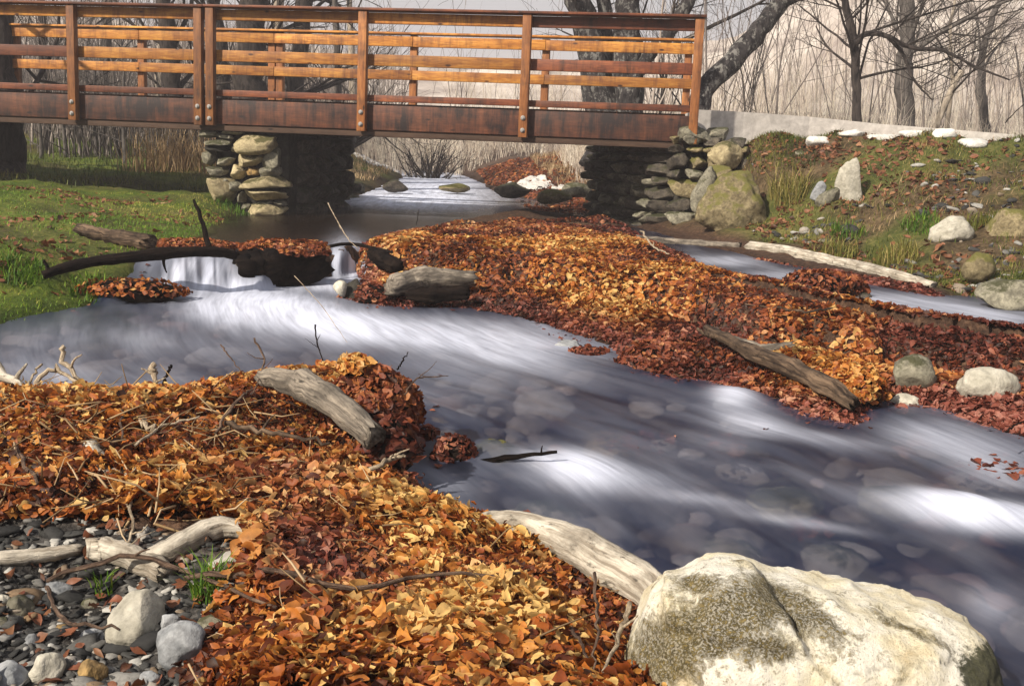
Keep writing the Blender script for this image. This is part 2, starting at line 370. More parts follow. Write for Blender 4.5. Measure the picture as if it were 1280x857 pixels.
def land(x, y):
    """smooth ground level before the stream is cut"""
    x = np.asarray(x, float); y = np.asarray(y, float); out = np.empty(len(x))
    for s in range(0, len(x), 40000):
        X = x[s:s + 40000, None]; Y = y[s:s + 40000, None]
        d2 = (X - CP[:, 0]) ** 2 + (Y - CP[:, 1]) ** 2
        eps = .004 + .0006 * Y ** 2
        w = 1 / (d2 + eps) ** 1.8
        out[s:s + 40000] = (w * CP[:, 2]).sum(1) / w.sum(1)
    return out
def ground(x, y):
    x = np.asarray(x, float); y = np.asarray(y, float); P = np.c_[x, y]
    z = land(x, y)
    near = 1 - sstep(5, 14, y)
    z = z + fbm(P * 2.2, 3, 4) * (.018 + .03 * sstep(3, 20, y)) + fbm(P * 9, 5, 3) * .009
    # hills beyond the meadow
    r = np.hypot(x, y); uu = 640 + F * x / np.maximum(y, 1.0)
    uu = np.where(y < 1, np.where(x > 0, 3600, -2500), uu)
    hv = np.interp(uu, HILL_U, HILL_V); hz = CZ + (195 + .0314 * (np.clip(uu, -600, 1900) - 640) - hv) / F * 75
    t = sstep(30, 74, r)
    z = z * (1 - t) + (hz + fbm(P * .12, 9, 4) * .9) * t + np.maximum(0, r - 110) * -.02 * t
    d = np.full(len(x), 1e9)
    for p in WPOLY: d = np.minimum(d, sdist(p, P))
    d = d + fbm(P * 5, 21, 3) * .035 * sstep(2, 6, y) + fbm(P * 3, 23, 2) * .02
    w = wz(x, y)
    depth = .03 + .20 * sstep(0, .8, -d)
    bed = w - depth + fbm(P * 4, 31, 3) * .03
    k = sstep(.06, -.04, d)
    tri_d = sdist(TRI, P)
    steep = np.interp(y, [0, 10, 12, 16, 19, 30, 45], [.20, .20, .34, .14, .34, .4, .7]) + .9 * sstep(0, .5, x - np.interp(y, [0, 6, 7.0, 8.9, 10.9, 12.3, 14, 40], [4.2, 3.8, 3.4, 2.8, 2.35, 2.0, 1.7, 3]))
    z = np.minimum(z, w + .012 + steep * np.clip(d, 0, 9)); isl = sstep(.1, -.2, x - np.interp(y, [0, 6, 7.0, 8.9, 10.9, 12.3], [4.0, 3.6, 3.1, 2.4, 1.9, 1.6]))
    z = np.where(y < 12, z * (1 - isl) + np.minimum(z, w + .01 + .035 * np.clip(tri_d, 0, 9) + .2 * np.clip(tri_d - .9, 0, 9)) * isl, z)
    z2 = np.where(d < .3, np.maximum(z, w + .012 + .12 * np.clip(d, 0, .3)), z)
    return z2 * (1 - k) + np.minimum(bed, z) * k, d

# ------------------------------------------------------------------ ground sheet
na, nr = 420, 430
ang = np.concatenate([np.linspace(-85, -32, 50, endpoint=False), np.linspace(-32, 32, na - 100), np.linspace(32, 85, 51)[1:]]); ang = np.radians(ang)
rad = np.concatenate([np.geomspace(.9, 14, 300, endpoint=False), np.geomspace(14, 90, 110, endpoint=False), np.geomspace(90, 900, 20)])
na, nr = len(ang), len(rad)
A_, R_ = np.meshgrid(ang, rad); gx = (np.sin(A_) * R_).ravel(); gy = (np.cos(A_) * R_).ravel()
gz, gd = ground(gx, gy)
idx = np.arange(nr * na).reshape(nr, na)
quads = np.stack([idx[:-1, :-1], idx[:-1, 1:], idx[1:, 1:], idx[1:, :-1]], -1).reshape(-1, 4)
P2 = np.c_[gx, gy]
# what covers the soil where: grass, leaf mould, gravel
LB = np.array([[-2.2, 6.4], [-2.75, 5.9], [-6, 4.5], [-14, 4], [-14, 30], [-3.2, 30], [-3.1, 13], [-3.05, 12.6], [-2.95, 11.8], [-2.6, 9.0], [-2.3, 7.6]])
GRV = np.vstack([PX([(-200, 690), (0, 690), (110, 700), (200, 725), (270, 740), (290, 790), (250, 830), (230, 900), (150, 1100), (-400, 1100)], -.28)])
s_gr = sstep(.35, -.15, sdist(LB, P2)); s_gv = sstep(.08, -.05, sdist(GRV, P2))
s_bank = sstep(-.1, .2, gx - np.interp(gy, [0, 6, 7.0, 8.9, 10.9, 12.3, 14, 40], [4, 3.6, 3.2, 2.5, 1.9, 1.6, 1.5, 3]))
nz_ = fbm(P2 * 1.3, 41, 5)
g_amt = np.clip(s_gr * (.75 + .5 * nz_) + s_bank * sstep(-.2, .5, nz_ + .05) * .5 + sstep(15, 20, gy) * (.35 + .3 * nz_) * (1 - sstep(26, 40, gy)) * sstep(-2.2, -2.8, gx), 0, 1)
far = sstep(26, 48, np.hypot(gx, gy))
gm = np_mesh('ground', np.c_[gx, gy, gz], quads[:, ::-1], {'grass': g_amt, 'gravel': s_gv, 'far': far, 'bank': s_bank * (1 - far), 'wetd': sstep(.25, 0, gd)})
t = NT('soil_turf_gravel'); o = t.obj()
n1 = t.noise(o, 3, 6, .65); n2 = t.noise(o, 28, 5, .65); n3 = t.noise(o, .5, 4, .6)
soil = t.ramp(n2, [(.3, (.018, .011, .008)), (.5, (.06, .034, .022)), (.7, (.13, .075, .045))])
turf = t.ramp(t.math('ADD', t.math('MULTIPLY', n1, .6), t.math('MULTIPLY', n2, .4)), [(.32, (.02, .035, .006)), (.48, (.065, .10, .012)), (.62, (.15, .16, .03)), (.72, (.2, .15, .06))])
grav = t.ramp(n2, [(.35, (.012, .011, .011)), (.55, (.05, .047, .044)), (.7, (.14, .13, .12))])
bank = t.ramp(t.math('ADD', t.math('MULTIPLY', n1, .5), t.math('MULTIPLY', n2, .5)), [(.33, (.018, .012, .008)), (.48, (.06, .042, .022)), (.6, (.13, .09, .05)), (.7, (.17, .13, .085))])
c = t.mix(t.attr('bank').outputs['Fac'], soil, bank)
c = t.mix(t.attr('grass').outputs['Fac'], c, turf)
c = t.mix(t.attr('gravel').outputs['Fac'], c, grav)
hill = t.ramp(t.noise(o, .35, 8, .7), [(.35, (.24, .20, .18)), (.5, (.42, .37, .33)), (.65, (.56, .51, .46))])  # bare hillside; distance haze also put into its pale tones
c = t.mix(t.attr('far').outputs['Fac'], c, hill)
c = t.mix(t.math('MULTIPLY', t.attr('wetd').outputs['Fac'], .6), c, t.mix(1.0, c, (.35, .3, .3), 'MULTIPLY'))
MT['ground'] = t.done(t.pbr(c, .95, t.bump(t.math('ADD', n2, n1), .8, .03), .15))
go = link_mesh('ground', gm, MT['ground']); tag(go, kind='structure')

def gz_at(x, y):
    z, d = ground(np.atleast_1d(np.asarray(x, float)), np.atleast_1d(np.asarray(y, float))); return z
def on(u, v, z0=0.0):
    """where the line of sight of (u, v) meets the ground"""
    z = z0
    lo = None
    for _ in range(14):
        p = W(u, v, min(z, CZ - .02)); zz = float(gz_at(p[0], p[1])[0]); z = .5 * z + .5 * zz
    p = W(u, v, min(z, CZ - .02)); return np.array([p[0], p[1], float(gz_at(p[0], p[1])[0])])
_rt = np.geomspace(1.2, 40, 500)
def hit(u, v):
    """first ground point along the line of sight"""
    d = ray(u, v); d = d / d[1]; X = d[0] * _rt; Y = _rt; Z = CZ + d[2] * _rt
    g = np.maximum(ground(X, Y)[0], -9); k = np.argmax(g > Z)
    if k == 0: k = len(_rt) - 1
    return np.array([X[k], Y[k], g[k]])

# ------------------------------------------------------------------ water
cl = np.vstack([np.array([[-2.6, 30], [-1.6, 24]]), PX([(520, 235), (480, 262), (440, 295)], 0.0), PXl([(430, 345), (445, 395), (560, 455), (700, 500), (860, 560), (1040, 650), (1280, 770), (1700, 960)])])
def flow(P):
    best = np.full(len(P), 1e9); S = np.zeros(len(P)); T = np.zeros(len(P)); s0 = 0
    num = np.zeros((len(P), 2)); den = np.zeros(len(P))
    for i in range(len(cl) - 1):
        a, b = cl[i], cl[i + 1]; e = b - a; L = np.hypot(*e); e = e / L
        q = P - a; t_ = np.clip(q @ e, 0, L); n_ = q[:, 0] * -e[1] + q[:, 1] * e[0]
        dd = np.hypot(*(q - t_[:, None] * e).T); w = 1 / (dd + .15) ** 5
        num[:, 0] += w * (s0 + (q @ e)); num[:, 1] += w * n_; den += w; s0 += L
    return num / den[:, None]
wa = np.radians(np.concatenate([np.linspace(-50, -27, 30, endpoint=False), np.linspace(-27, 30, 420), np.linspace(30, 48, 25)[1:]]))
wr = np.concatenate([np.geomspace(1.5, 15, 420, endpoint=False), np.geomspace(15, 32, 50)])
A_, R_ = np.meshgrid(wa, wr); wx = (np.sin(A_) * R_).ravel(); wy = (np.cos(A_) * R_).ravel(); WP = np.c_[wx, wy]
wd = np.full(len(wx), 1e9)
for p in WPOLY: wd = np.minimum(wd, sdist(p, WP))
wsurf = wz(wx, wy); ST = flow(WP)
# aerated water: where the stream drops and breaks over stones
foam_spots = [  # u, v, half-width, half-height, amount
    (250, 338, 60, 22, 1.2), (270, 356, 70, 10, .9), (434, 330, 26, 30, 1.25), (330, 385, 95, 22, 1.25), (270, 392, 40, 16, .4), (430, 408, 95, 17, 1.05), (400, 357, 60, 9, .8), (520, 418, 120, 22, .6), (650, 432, 130, 34, .55), (560, 470, 140, 40, .22),
    (722, 590, 58, 24, 1.2), (790, 604, 70, 14, .4), (690, 575, 50, 12, .5), (915, 500, 30, 12, .8), (940, 530, 55, 16, .55), (1030, 555, 100, 14, .4), (900, 560, 60, 20, .25), (880, 632, 90, 8, .35), (1000, 662, 90, 7, .45), (1190, 652, 80, 15, 1.15), (1270, 655, 80, 20, 1.15),
    (1230, 570, 90, 30, .45), (1150, 545, 60, 20, .4), (1240, 600, 60, 15, .35), (560, 600, 60, 25, .3), (600, 650, 60, 20, .25), (1240, 760, 40, 26, .35),
    (150, 420, 160, 30, .24), (110, 470, 140, 22, .25), (40, 455, 60, 40, .2), (300, 440, 100, 24, .2), (530, 240, 90, 20, 1.2), (500, 252, 90, 12, 1.0), (540, 222, 60, 12, 1.1), (1180, 385, 110, 10, .5), (1240, 398, 80, 10, .5), (900, 326, 60, 8, .6), (980, 345, 60, 8, .5), (1100, 372, 90, 9, .5)]
pu, pv = proj(np.c_[wx, wy, wsurf]); foam = np.zeros(len(wx))
for u, v, a, b, k in foam_spots:
    sk = .16 if v > 480 else 0.05
    q = ((pu - u) / a) ** 2 + ((pv - v - (pu - u) * sk) / b) ** 2
    foam = np.maximum(foam, 0) + k * np.exp(-q * 1.1) * (1 - .35 * np.clip(foam, 0, 1))
foam = np.clip(foam, 0, 1.4); foam = .95 * (1 - np.exp(-1.25 * foam ** 1.6))
humps = [(716, 592, 70, 24, .035), (1190, 645, 110, 18, .05), (980, 600, 70, 40, .035), (1110, 610, 60, 30, .03), (620, 560, 50, 25, .03), (925, 500, 45, 12, .03), (330, 380, 100, 20, .025), (430, 400, 90, 14, .02), (680, 620, 60, 30, .015), (1000, 560, 90, 18, .02)]
strand = fbm(np.c_[pu * .16, pv * .012], 95, 3)
for u, v, a, b in ((250, 338, 60, 22), (434, 326, 24, 24)):
    wgt = np.exp(-(((pu - u) / a) ** 4 + ((pv - v) / b) ** 4)); foam = foam * (1 - wgt * np.clip(.35 - strand * .9, 0, .85))
hz_ = np.zeros(len(wx))
for u, v, a, b, k in humps:
    hz_ += k * np.exp(-(((pu - u) / a) ** 2 + ((pv - v - (pu - u) * .12) / b) ** 2))
calm = sstep(0, 1, (wy - np.interp(wx, _xl, _yl)) / 1.0) * sstep(1.6, 1.0, wx)
amp = (.004 + .016 * sstep(8, 4, wy)) * (1 - .85 * calm)
rip = fbm(np.c_[ST[:, 0] * .8, ST[:, 1] * 3.2], 51, 3) * amp + fbm(np.c_[ST[:, 0] * 3, ST[:, 1] * 12], 57, 2) * amp * .18
wzv = wsurf + hz_ + rip
keep_v = wd < .16
idx = np.arange(len(wr) * len(wa)).reshape(len(wr), len(wa))
q = np.stack([idx[:-1, :-1], idx[1:, :-1], idx[1:, 1:], idx[:-1, 1:]], -1).reshape(-1, 4)[:, ::-1]
q = q[keep_v[q].all(1)]
used = np.unique(q); remap = np.full(len(wx), -1); remap[used] = np.arange(len(used)); q = remap[q]
wm = np_mesh('stream_water', np.c_[wx, wy, wzv][used], q, {'foam': foam[used], 'calm': calm[used], 'flow': np.c_[ST, np.zeros(len(ST))][used]})
t = NT('silky_stream_water')
fl = t.attr('flow').outputs['Vector']; fo = t.attr('foam').outputs['Fac']; ca = t.attr('calm').outputs['Fac']
st1 = t.noise(t.mapping(fl, (.9, 7, 1)), 1.6, 4, .55, .5); st2 = t.noise(t.mapping(fl, (1.6, 26, 1)), 2.0, 4, .6, .3); st3 = t.noise(t.mapping(fl, (.7, 2.2, 1)), 1.6, 3, .5, .4)
streak = t.math('ADD', t.math('MULTIPLY', st1, .6), t.math('MULTIPLY', st2, .4))
m1 = t.math('MULTIPLY_ADD', t.math('SUBTRACT', streak, .5), 2.2); m1.node.inputs[2].default_value = .97
m2 = t.math('MULTIPLY_ADD', t.math('SUBTRACT', st3, .49), .5); m2.node.inputs[2].default_value = 0.02
thin = t.math('MULTIPLY', t.math('MAXIMUM', m2, 0.0), t.math('SUBTRACT', 1.0, ca))
mask = t.math('ADD', t.math('MULTIPLY', fo, m1), t.math('MULTIPLY', thin, t.math('ADD', streak, .2)), True)
deep = t.mix(ca, (.022, .036, .092), (.055, .035, .022))
body = t.pbr(deep, .28, None, .5)
t.l(t.math('MULTIPLY_ADD', ca, -.16), body.inputs['Roughness']); body.inputs['Roughness'].links[0].from_node.inputs[2].default_value = .3
bn = t.bump(streak, .12, .03); t.l(bn, body.inputs['Normal']); body.inputs['IOR'].default_value = 1.33
tr = t.n('ShaderNodeBsdfTransparent'); tr.inputs[0].default_value = (.66, .69, .78, 1)
rf = t.n('ShaderNodeBsdfRefraction'); rf.inputs['Color'].default_value = (.75, .78, .86, 1); rf.inputs['Roughness'].default_value = .45; rf.inputs['IOR'].default_value = 1.2; t.l(bn, rf.inputs['Normal'])
rm = t.n('ShaderNodeMixShader'); t.l(t.math('MULTIPLY', t.math('SUBTRACT', 1.0, ca), .26), rm.inputs[0]); t.l(tr.outputs[0], rm.inputs[1]); t.l(rf.outputs[0], rm.inputs[2])
b2 = t.n('ShaderNodeMixShader'); b2.inputs[0].default_value = .32; t.l(rm.outputs[0], b2.inputs[1]); t.l(body.outputs[0], b2.inputs[2])
fm = t.pbr((.64, .68, .81), .7, bn, .2)
mx = t.n('ShaderNodeMixShader'); t.l(mask, mx.inputs[0]); t.l(b2.outputs[0], mx.inputs[1]); t.l(fm.outputs[0], mx.inputs[2])
MT['water'] = t.done(mx)
wo = link_mesh('stream_water', wm, MT['water']); tag(wo, kind='structure')
# ------------------------------------------------------------------ footbridge
BA = np.array([1.87, 12.0]); BB = np.array([-5.1, 13.1]); _ex = (BA - BB) / np.hypot(*(BA - BB)); _ny = np.array([-_ex[1], _ex[0]])
bridge = empty('wooden_footbridge', (BA[0], BA[1], 0), math.atan2(_ex[1], _ex[0]))
bridge.rotation_euler = (0, R(.55), math.atan2(_ex[1], _ex[0]))
tag(bridge, 'red brown and amber timber footbridge with plank railings spanning the stream', 'bridge')
def bpart(name, lo, hi, mat, parent=None, bev=.005):
    m = MB(); m.box(lo, hi, bev); c = [(a + b) / 2 for a, b in zip(lo, hi)]
    m.v = [(v[0] - c[0], v[1] - c[1], v[2] - c[2]) for v in m.v]
    o = m.build(name, MT[mat], parent or bridge, loc=c)
    if 'rail' in name: o.rotation_euler = (random.uniform(-.02, .02), random.uniform(-.0022, .0022), random.uniform(-.0015, .0015))
    return o
near_posts = [-.047, -1.853, -3.653, -5.41, -5.55, -7.075, -8.74, -10.4]
far_posts = [-.175, -1.97, -3.70, -5.52, -5.63, -7.48, -9.33, -11.0]
BW = 2.35
for x in near_posts:
    p = bpart('post', (x - .047, -.055, .925), (x + .047, .035, 2.205), 'post')
    for zz in ((1.0, 1.13) if x < -.2 else (1.0,)):
        m = MB(); m.tube([(0, .004, 0), (0, -.008, 0), (0, -.014, 0)], [.026, .026, .018], 10); m.tube([(0, -.01, 0), (0, -.024, 0)], [.013, .011], 6)
        m.build('bolt', MT['steel'], p, loc=(0, -.045, zz - 1.565), smooth=False)
bays = [(-.0, -1.853), (-1.853, -3.653), (-3.653, -5.48), (-5.48, -7.075), (-7.075, -8.74), (-8.74, -10.4)]
for i, (a, b) in enumerate(bays):
    l, r = b + .002, a - .002
    if i == 0: r = -.095
    bpart('fascia_beam', (l, .04, .945), (r, .10, 1.215), 'fascia')
    bpart('kick_rail', (l, .045, 1.255), (r, .085, 1.325), 'rail_dark')
    bpart('middle_rail', (l, .04, 1.635), (r, .08, 1.757), ['rail_dark', 'rail', 'rail', 'rail', 'rail_dark', 'rail'][i])
    bpart('top_rail', (l, .04, 2.082), (r, .08, 2.198), ['rail_dark', 'rail', 'rail', 'rail', 'rail', 'rail'][i])
bpart('cap_rail', (-5.478, -.075, 2.208), (.02, .105, 2.236), 'rail_dark'); bpart('cap_rail', (-10.5, -.075, 2.208), (-5.482, .105, 2.236), 'rail_dark')
for x in far_posts: bpart('post', (x - .047, BW + .03, .945), (x + .047, BW + .12, 2.20), 'post')
fb = [-.10, -1.97, -3.70, -5.575, -7.48, -9.33, -11.0]
for a, b in zip(fb[:-1], fb[1:]):
    bpart('top_rail', (b + .002, BW - .02, 2.055), (a - .002, BW + .025, 2.185), 'rail'); bpart('middle_rail', (b + .002, BW - .02, 1.635), (a - .002, BW + .025, 1.757), 'rail')
    bpart('kick_rail', (b + .002, BW - .02, 1.255), (a - .002, BW + .02, 1.325), 'rail_dark'); bpart('fascia_beam', (b + .002, BW - .03, .945), (a - .002, BW + .025, 1.215), 'fascia')
bpart('cap_rail', (-11.05, BW - .05, 2.205), (-.09, BW + .14, 2.232), 'rail')
m = MB(); x = -10.5
while x < -.14:
    m.box((x, .105, 1.195), (x + .14, BW - .035, 1.235), .004); x += .146
m.build('deck_planks', MT['dark_timber'], bridge, smooth=False)
bpart('girder', (-10.5, .06, .872), (-.14, .2, .942), 'dark_timber')
for y in (.21, .8, 1.5, BW - .14): bpart('joist', (-10.5, y, .99), (-.1, y + .1, 1.19), 'dark_timber')
for i in range(5): bpart('cross_brace', (-10.2 + i * 2.1, .32, .93), (-10.08 + i * 2.1, BW - .16, .988), 'dark_timber')

# ------------------------------------------------------------------ stones
_ico = {}
def ico(n):
    if n not in _ico:
        bm = bmesh.new(); bmesh.ops.create_icosphere(bm, subdivisions=n, radius=1)
        bm.verts.index_update(); _ico[n] = (np.array([v.co[:] for v in bm.verts]), np.array([[v.index for v in f.verts] for f in bm.faces])); bm.free()
    return _ico[n]
def rock_verts(size, seed, sub=4, cuts=7, rough=.10, boxy=.0):
    V, Fc = ico(sub); V = V.copy(); rr = np.random.default_rng(seed)
    if boxy: V = np.sign(V) * np.abs(V) ** (1 - boxy * .6); V /= np.abs(V).max()
    for k in range(cuts):
        n = rr.normal(size=3); n[2] *= .8; n /= np.linalg.norm(n); d = rr.uniform(.58, .86)
        e = V @ n - d; V -= np.where(e > 0, e * .92, 0)[:, None] * n
    r = np.linalg.norm(V, axis=1, keepdims=True)
    V *= 1 + (fbm(V * 1.6 + seed * 3.7, seed, 3) * rough + fbm(V * 6 + seed, seed + 5, 3) * rough * .22)[:, None]
    m = np.abs(V).max(0); return V / m * np.asarray(size), Fc
def rock(name, pos, size, mat, label, seed, rz=0.0, tilt=(0, 0), sub=4, cuts=7, rough=.1, cat='rock', group=None, parent=None, boxy=0.0, sink=.35):
    """size = half extents; pos = where it meets the ground"""
    V, Fc = rock_verts(size, seed, sub, cuts, rough, boxy)
    me = np_mesh(name, V, Fc)
    o = link_mesh(name, me, MT[mat], parent, (pos[0], pos[1], pos[2] + size[2] * (1 - 2 * sink) if parent is None else pos[2]))
    o.rotation_euler = (tilt[0], tilt[1], rz)
    if parent is None: tag(o, label, cat, group)
    return o
def rock_px(u0, v0, u1, v1, mat, label, seed, depth=.8, Y=None, name='rock', **kw):
    """stone whose picture spans u0..u1, v0..v1, standing on the ground at its foot"""
    p = hit((u0 + u1) / 2, v1 - (v1 - v0) * .12) if Y is None else at((u0 + u1) / 2, v1, Y)
    k = p[1] / F; hw = (u1 - u0) / 2 * k; hh = (v1 - v0) * k
    tilt_ = max(.0, min(1, (CZ - p[2]) / p[1] * .9))
    h = hh / math.sqrt(1 + .0)
    sz = (hw, hw * depth, h * .62)
    c = at((u0 + u1) / 2, (v0 + v1) / 2, p[1] + hw * depth * .55)
    c[2] += kw.pop('lift', 0.0)
    if kw.pop('seat', False): sz = (sz[0], sz[1] * .8, sz[2] * 1.35); c[2] = float(gz_at(c[0], c[1])[0]) + .01
    V, Fc = rock_verts(sz, seed, kw.pop('sub', 4), kw.pop('cuts', 7), kw.pop('rough', .1), kw.pop('boxy', 0))
    o = link_mesh(name, np_mesh(name, V, Fc), MT[mat], None, (c[0], c[1], c[2]))
    o.rotation_euler = (kw.pop('tx', 0), kw.pop('ty', 0), kw.pop('rz', 0))
    return tag(o, label, kw.pop('cat', 'rock'), kw.pop('group', None))

# ---- masonry: each stone of a dry-laid face is its own part
def masonry(root, origin, ux, width, heights, depth, mats, seed, thick=.24, uneven=.02, back=None):
    """courses of stones along ux (unit xy) from origin, local to world; root sits at origin"""
    rr = random.Random(seed); z = 0.0
    for ci, h in enumerate(heights):
        x = 0.0; wlim = width(ci) if callable(width) else width
        while x < wlim - .03:
            w = min(rr.uniform(1.1, 2.7) * h, wlim - x)
            if wlim - x - w < .08: w = wlim - x
            V, Fc = rock_verts((w * .53, thick * rr.uniform(.8, 1.1), h * .54), rr.randrange(9999), 4, 9, .08, .75)
            o = link_mesh('stone', np_mesh('stone', V, Fc), MT[mats(ci, x / wlim, rr)], root, (x + w / 2, rr.uniform(-uneven, uneven), z + h / 2))
            o.rotation_euler = (rr.uniform(-.08, .08), rr.uniform(-.06, .06), rr.uniform(-.08, .08)); x += w
        z += h
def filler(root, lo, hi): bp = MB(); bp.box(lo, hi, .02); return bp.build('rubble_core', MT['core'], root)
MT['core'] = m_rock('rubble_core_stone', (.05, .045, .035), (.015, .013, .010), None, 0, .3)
PBX = -3.55; PBY = 13.05
pier = empty('stone_pier', (PBX, PBY, -.12), R(-8)); tag(pier, 'dry stone bridge pier on the left bank, stacked of warm tan and grey fieldstones', 'pier')
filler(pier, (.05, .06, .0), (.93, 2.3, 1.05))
stones = [ # px box of each face stone (u0, v0, u1, v1), material
    (249, 162, 274, 172, 'g'), (276, 161, 305, 168, 'g'), (272, 169, 290, 174, 'g'), (313, 160, 331, 165, 'g'), (252, 175, 292, 182, 'g'), (288, 183, 294, 190, 'g'), (254, 183, 287, 190, 'k'), (294, 167, 344, 192, 'w'), (251, 190, 268, 209, 'g'), (270, 197, 293, 207, 'g'), (294, 193, 329, 208, 'w'), (327, 183, 349, 210, 'g'), (259, 208, 287, 220, 'g'), (287, 206, 306, 223, 'w'), (306, 209, 324, 220, 'o'), (325, 209, 352, 223, 'g'),
    (272, 220, 286, 228, 'g'), (302, 221, 361, 238, 'y'), (303, 237, 358, 251, 'y'), (256, 223, 294, 251, 'w'), (287, 227, 303, 238, 'g'), (295, 240, 306, 253, 'g'), (321, 250, 340, 257, 'g'), (341, 250, 357, 257, 'g'), (309, 255, 359, 269, 'w'), (300, 254, 312, 262, 'g')]
_M = {'g': 'stone_grey', 'w': 'stone_warm', 'y': 'stone_warm', 'o': 'stone_ochre', 'k': 'core'}
_pm = Matrix.LocRotScale(pier.location, pier.rotation_euler, None).inverted()
for i, (u0, v0, u1, v1, k) in enumerate(stones):
    kk = PBY / F; hw = (u1 - u0) / 2 * kk * 1.07; hh = (v1 - v0) / 2 * kk * 1.12
    u_, v_ = (u0 + u1) / 2, (v0 + v1) / 2
    c = at(u_, v_, PBY - .03 - (u_ - 250) * kk * .13)
    V, Fc = rock_verts((hw, min(.3, hw * .8 + .06), hh), 300 + i, 4, 9, .08, .75)
    o = link_mesh('stone', np_mesh('stone', V, Fc), MT[_M[k]], pier); o.location = _pm @ Vector(c) + Vector((0, .04, 0))
    o.rotation_euler = (0, random.uniform(-.06, .06), R(6))
def side_face(root, x, y0, length, heights, seed, mats, skew=0.0):
    rr = random.Random(seed); z = 0
    for h in heights:
        y = y0
        while y < y0 + length - .05:
            w = min(rr.uniform(1.1, 2.4) * h, y0 + length - y)
            V, Fc = rock_verts((.2, w * .53, h * .54), rr.randrange(9999), 4, 9, .09, .75)
            o = link_mesh('stone', np_mesh('stone', V, Fc), MT[rr.choice(mats)], root, (x - skew * y + rr.uniform(-.03, .03), y + w / 2, z + h / 2)); y += w
        z += h
side_face(pier, .88, .3, 2.0, [.22, .2, .18, .22, .2, .1], 5, ['stone_wet_shade'])  # shade beside the pier put into the dark stone colour
# low wing wall running upstream behind the pier
p0 = at(362, 262, 14.6); p1 = at(446, 240, 17.6); dv = p1 - p0; L = float(np.hypot(dv[0], dv[1]))
wing = empty('dry_stone_wall', (p0[0], p0[1], -.1), math.atan2(dv[1], dv[0])); tag(wing, 'low rough dry stone wall stepping down to the stream just right of the pier', 'wall')
masonry(wing, p0, None, lambda c: L * (1 - .12 * c) if c > 1 else L, [.2, .18, .17, .15, .13], .3, lambda c, x, r: r.choice(['stone_wet_shade', 'stone_wet_shade', 'stone_grey', 'stone_wet_shade']), 21, .2, .05)  # mostly dark stones: shade of bridge and pier put into the colour
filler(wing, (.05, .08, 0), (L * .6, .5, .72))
# right abutment: the face under the deck and the stacked corner towards us
ab = empty('stone_abutment', (1.60, 12.12, -.08), R(-9)); tag(ab, 'dark stacked stone abutment under the right end of the bridge', 'abutment')
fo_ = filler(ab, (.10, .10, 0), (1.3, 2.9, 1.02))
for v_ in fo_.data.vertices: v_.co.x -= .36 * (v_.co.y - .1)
side_face(ab, .03, .1, 2.85, [.14, .12, .14, .15, .11, .14, .10, .1], 9, ['stone_wet_shade', 'stone_wet_shade', 'stone_grey'], .36)  # shade under the deck painted in with dark stones
masonry(ab, None, None, .85, [.13, .16, .14, .2, .11, .17, .08, .10], .3, lambda c, x, r: r.choice(['stone_wet_shade', 'stone_grey', 'stone_wet_shade', 'stone_moss']), 33, .2, .05)
# concrete edge of the path and approach ramp
p = at(875, 148, 12.2); q_ = at(1012, 152, 12.9); q2 = at(1290, 174, 11.9)
m = MB()
def slab(pts, z0s, z1s, wdt):
    V = []; Fs = []
    for (x, y), a, b in zip(pts, z0s, z1s): V += [(x, y, a), (x, y, b), (x + .12, y + wdt, b), (x + .12, y + wdt, a)]
    for i in range(len(pts) - 1):
        for k in range(4): Fs.append((i * 4 + k, (i + 1) * 4 + k, (i + 1) * 4 + (k + 1) % 4, i * 4 + (k + 1) % 4)[::-1])
    Fs += [(0, 1, 2, 3), tuple(len(V) - 4 + k for k in range(4))[::-1]]
    return V, Fs
edge = [(870, 137, 161), (930, 140, 164), (1012, 146, 160), (1100, 155, 163), (1190, 162, 169), (1290, 170, 177), (1500, 188, 194)]
Ys = [12.25, 12.45, 12.6, 12.6, 12.5, 12.4, 12.2]
P3 = [at(u, v, Y) for (u, v, _), Y in zip(edge, Ys)]; P4 = [at(u, w, Y) for (u, _, w), Y in zip(edge, Ys)]
V, Fs = slab([(a[0], a[1]) for a in P3], [b[2] - .45 for b in P4], [a[2] for a in P3], 2.3)
m.add(V, Fs)
MT['concrete'] = m_rock('pale_concrete', (.62, .58, .54), (.44, .41, .38), None, 0, .12, .5, .3)
tag(m.build('path', MT['concrete'], smooth=False), kind='structure')

# ------------------------------------------------------------------ the big foreground boulder
prof = [(783, 800), (796, 765), (815, 725), (828, 716), (868, 714), (885, 704), (905, 700), (935, 703), (962, 712), (985, 719), (1030, 722), (1085, 733), (1140, 744), (1175, 752), (1205, 762), (1232, 780), (1252, 806), (1262, 835), (1266, 880)]
BY = 2.17
pp = np.array([at(u, v, BY)[[0, 2]] for u, v in prof]); ns_, nt_ = 200, 110
xs = np.linspace(pp[0, 0] + .001, pp[-1, 0] - .001, ns_); top = np.interp(xs, pp[:, 0], pp[:, 1])
sm = np.array([.25, .5, .25]); 
for _ in range(2): top = np.convolve(np.pad(top, 1, mode='edge'), sm, 'valid')
zb = -.55; V = []
for i, x in enumerate(xs):
    s = i / (ns_ - 1); hw = .27 * (max(1e-3, 1 - (2 * s - 1) ** 4)) ** .5 + .01
    for j in range(nt_):
        a = math.pi * (j / (nt_ - 1)); cs, sn = -math.cos(a), math.sin(a)
        V.append((x, BY + .03 + math.copysign(abs(cs) ** .75, cs) * hw + .05 * (s - .4), zb + (top[i] - zb) * sn ** .5))
V = np.array(V); ids = np.arange(ns_ * nt_).reshape(ns_, nt_)
Fq = np.stack([ids[:-1, :-1], ids[1:, :-1], ids[1:, 1:], ids[:-1, 1:]], -1).reshape(-1, 4)
bu, bv = proj(V); frontm = (V[:, 1] < BY + .05)
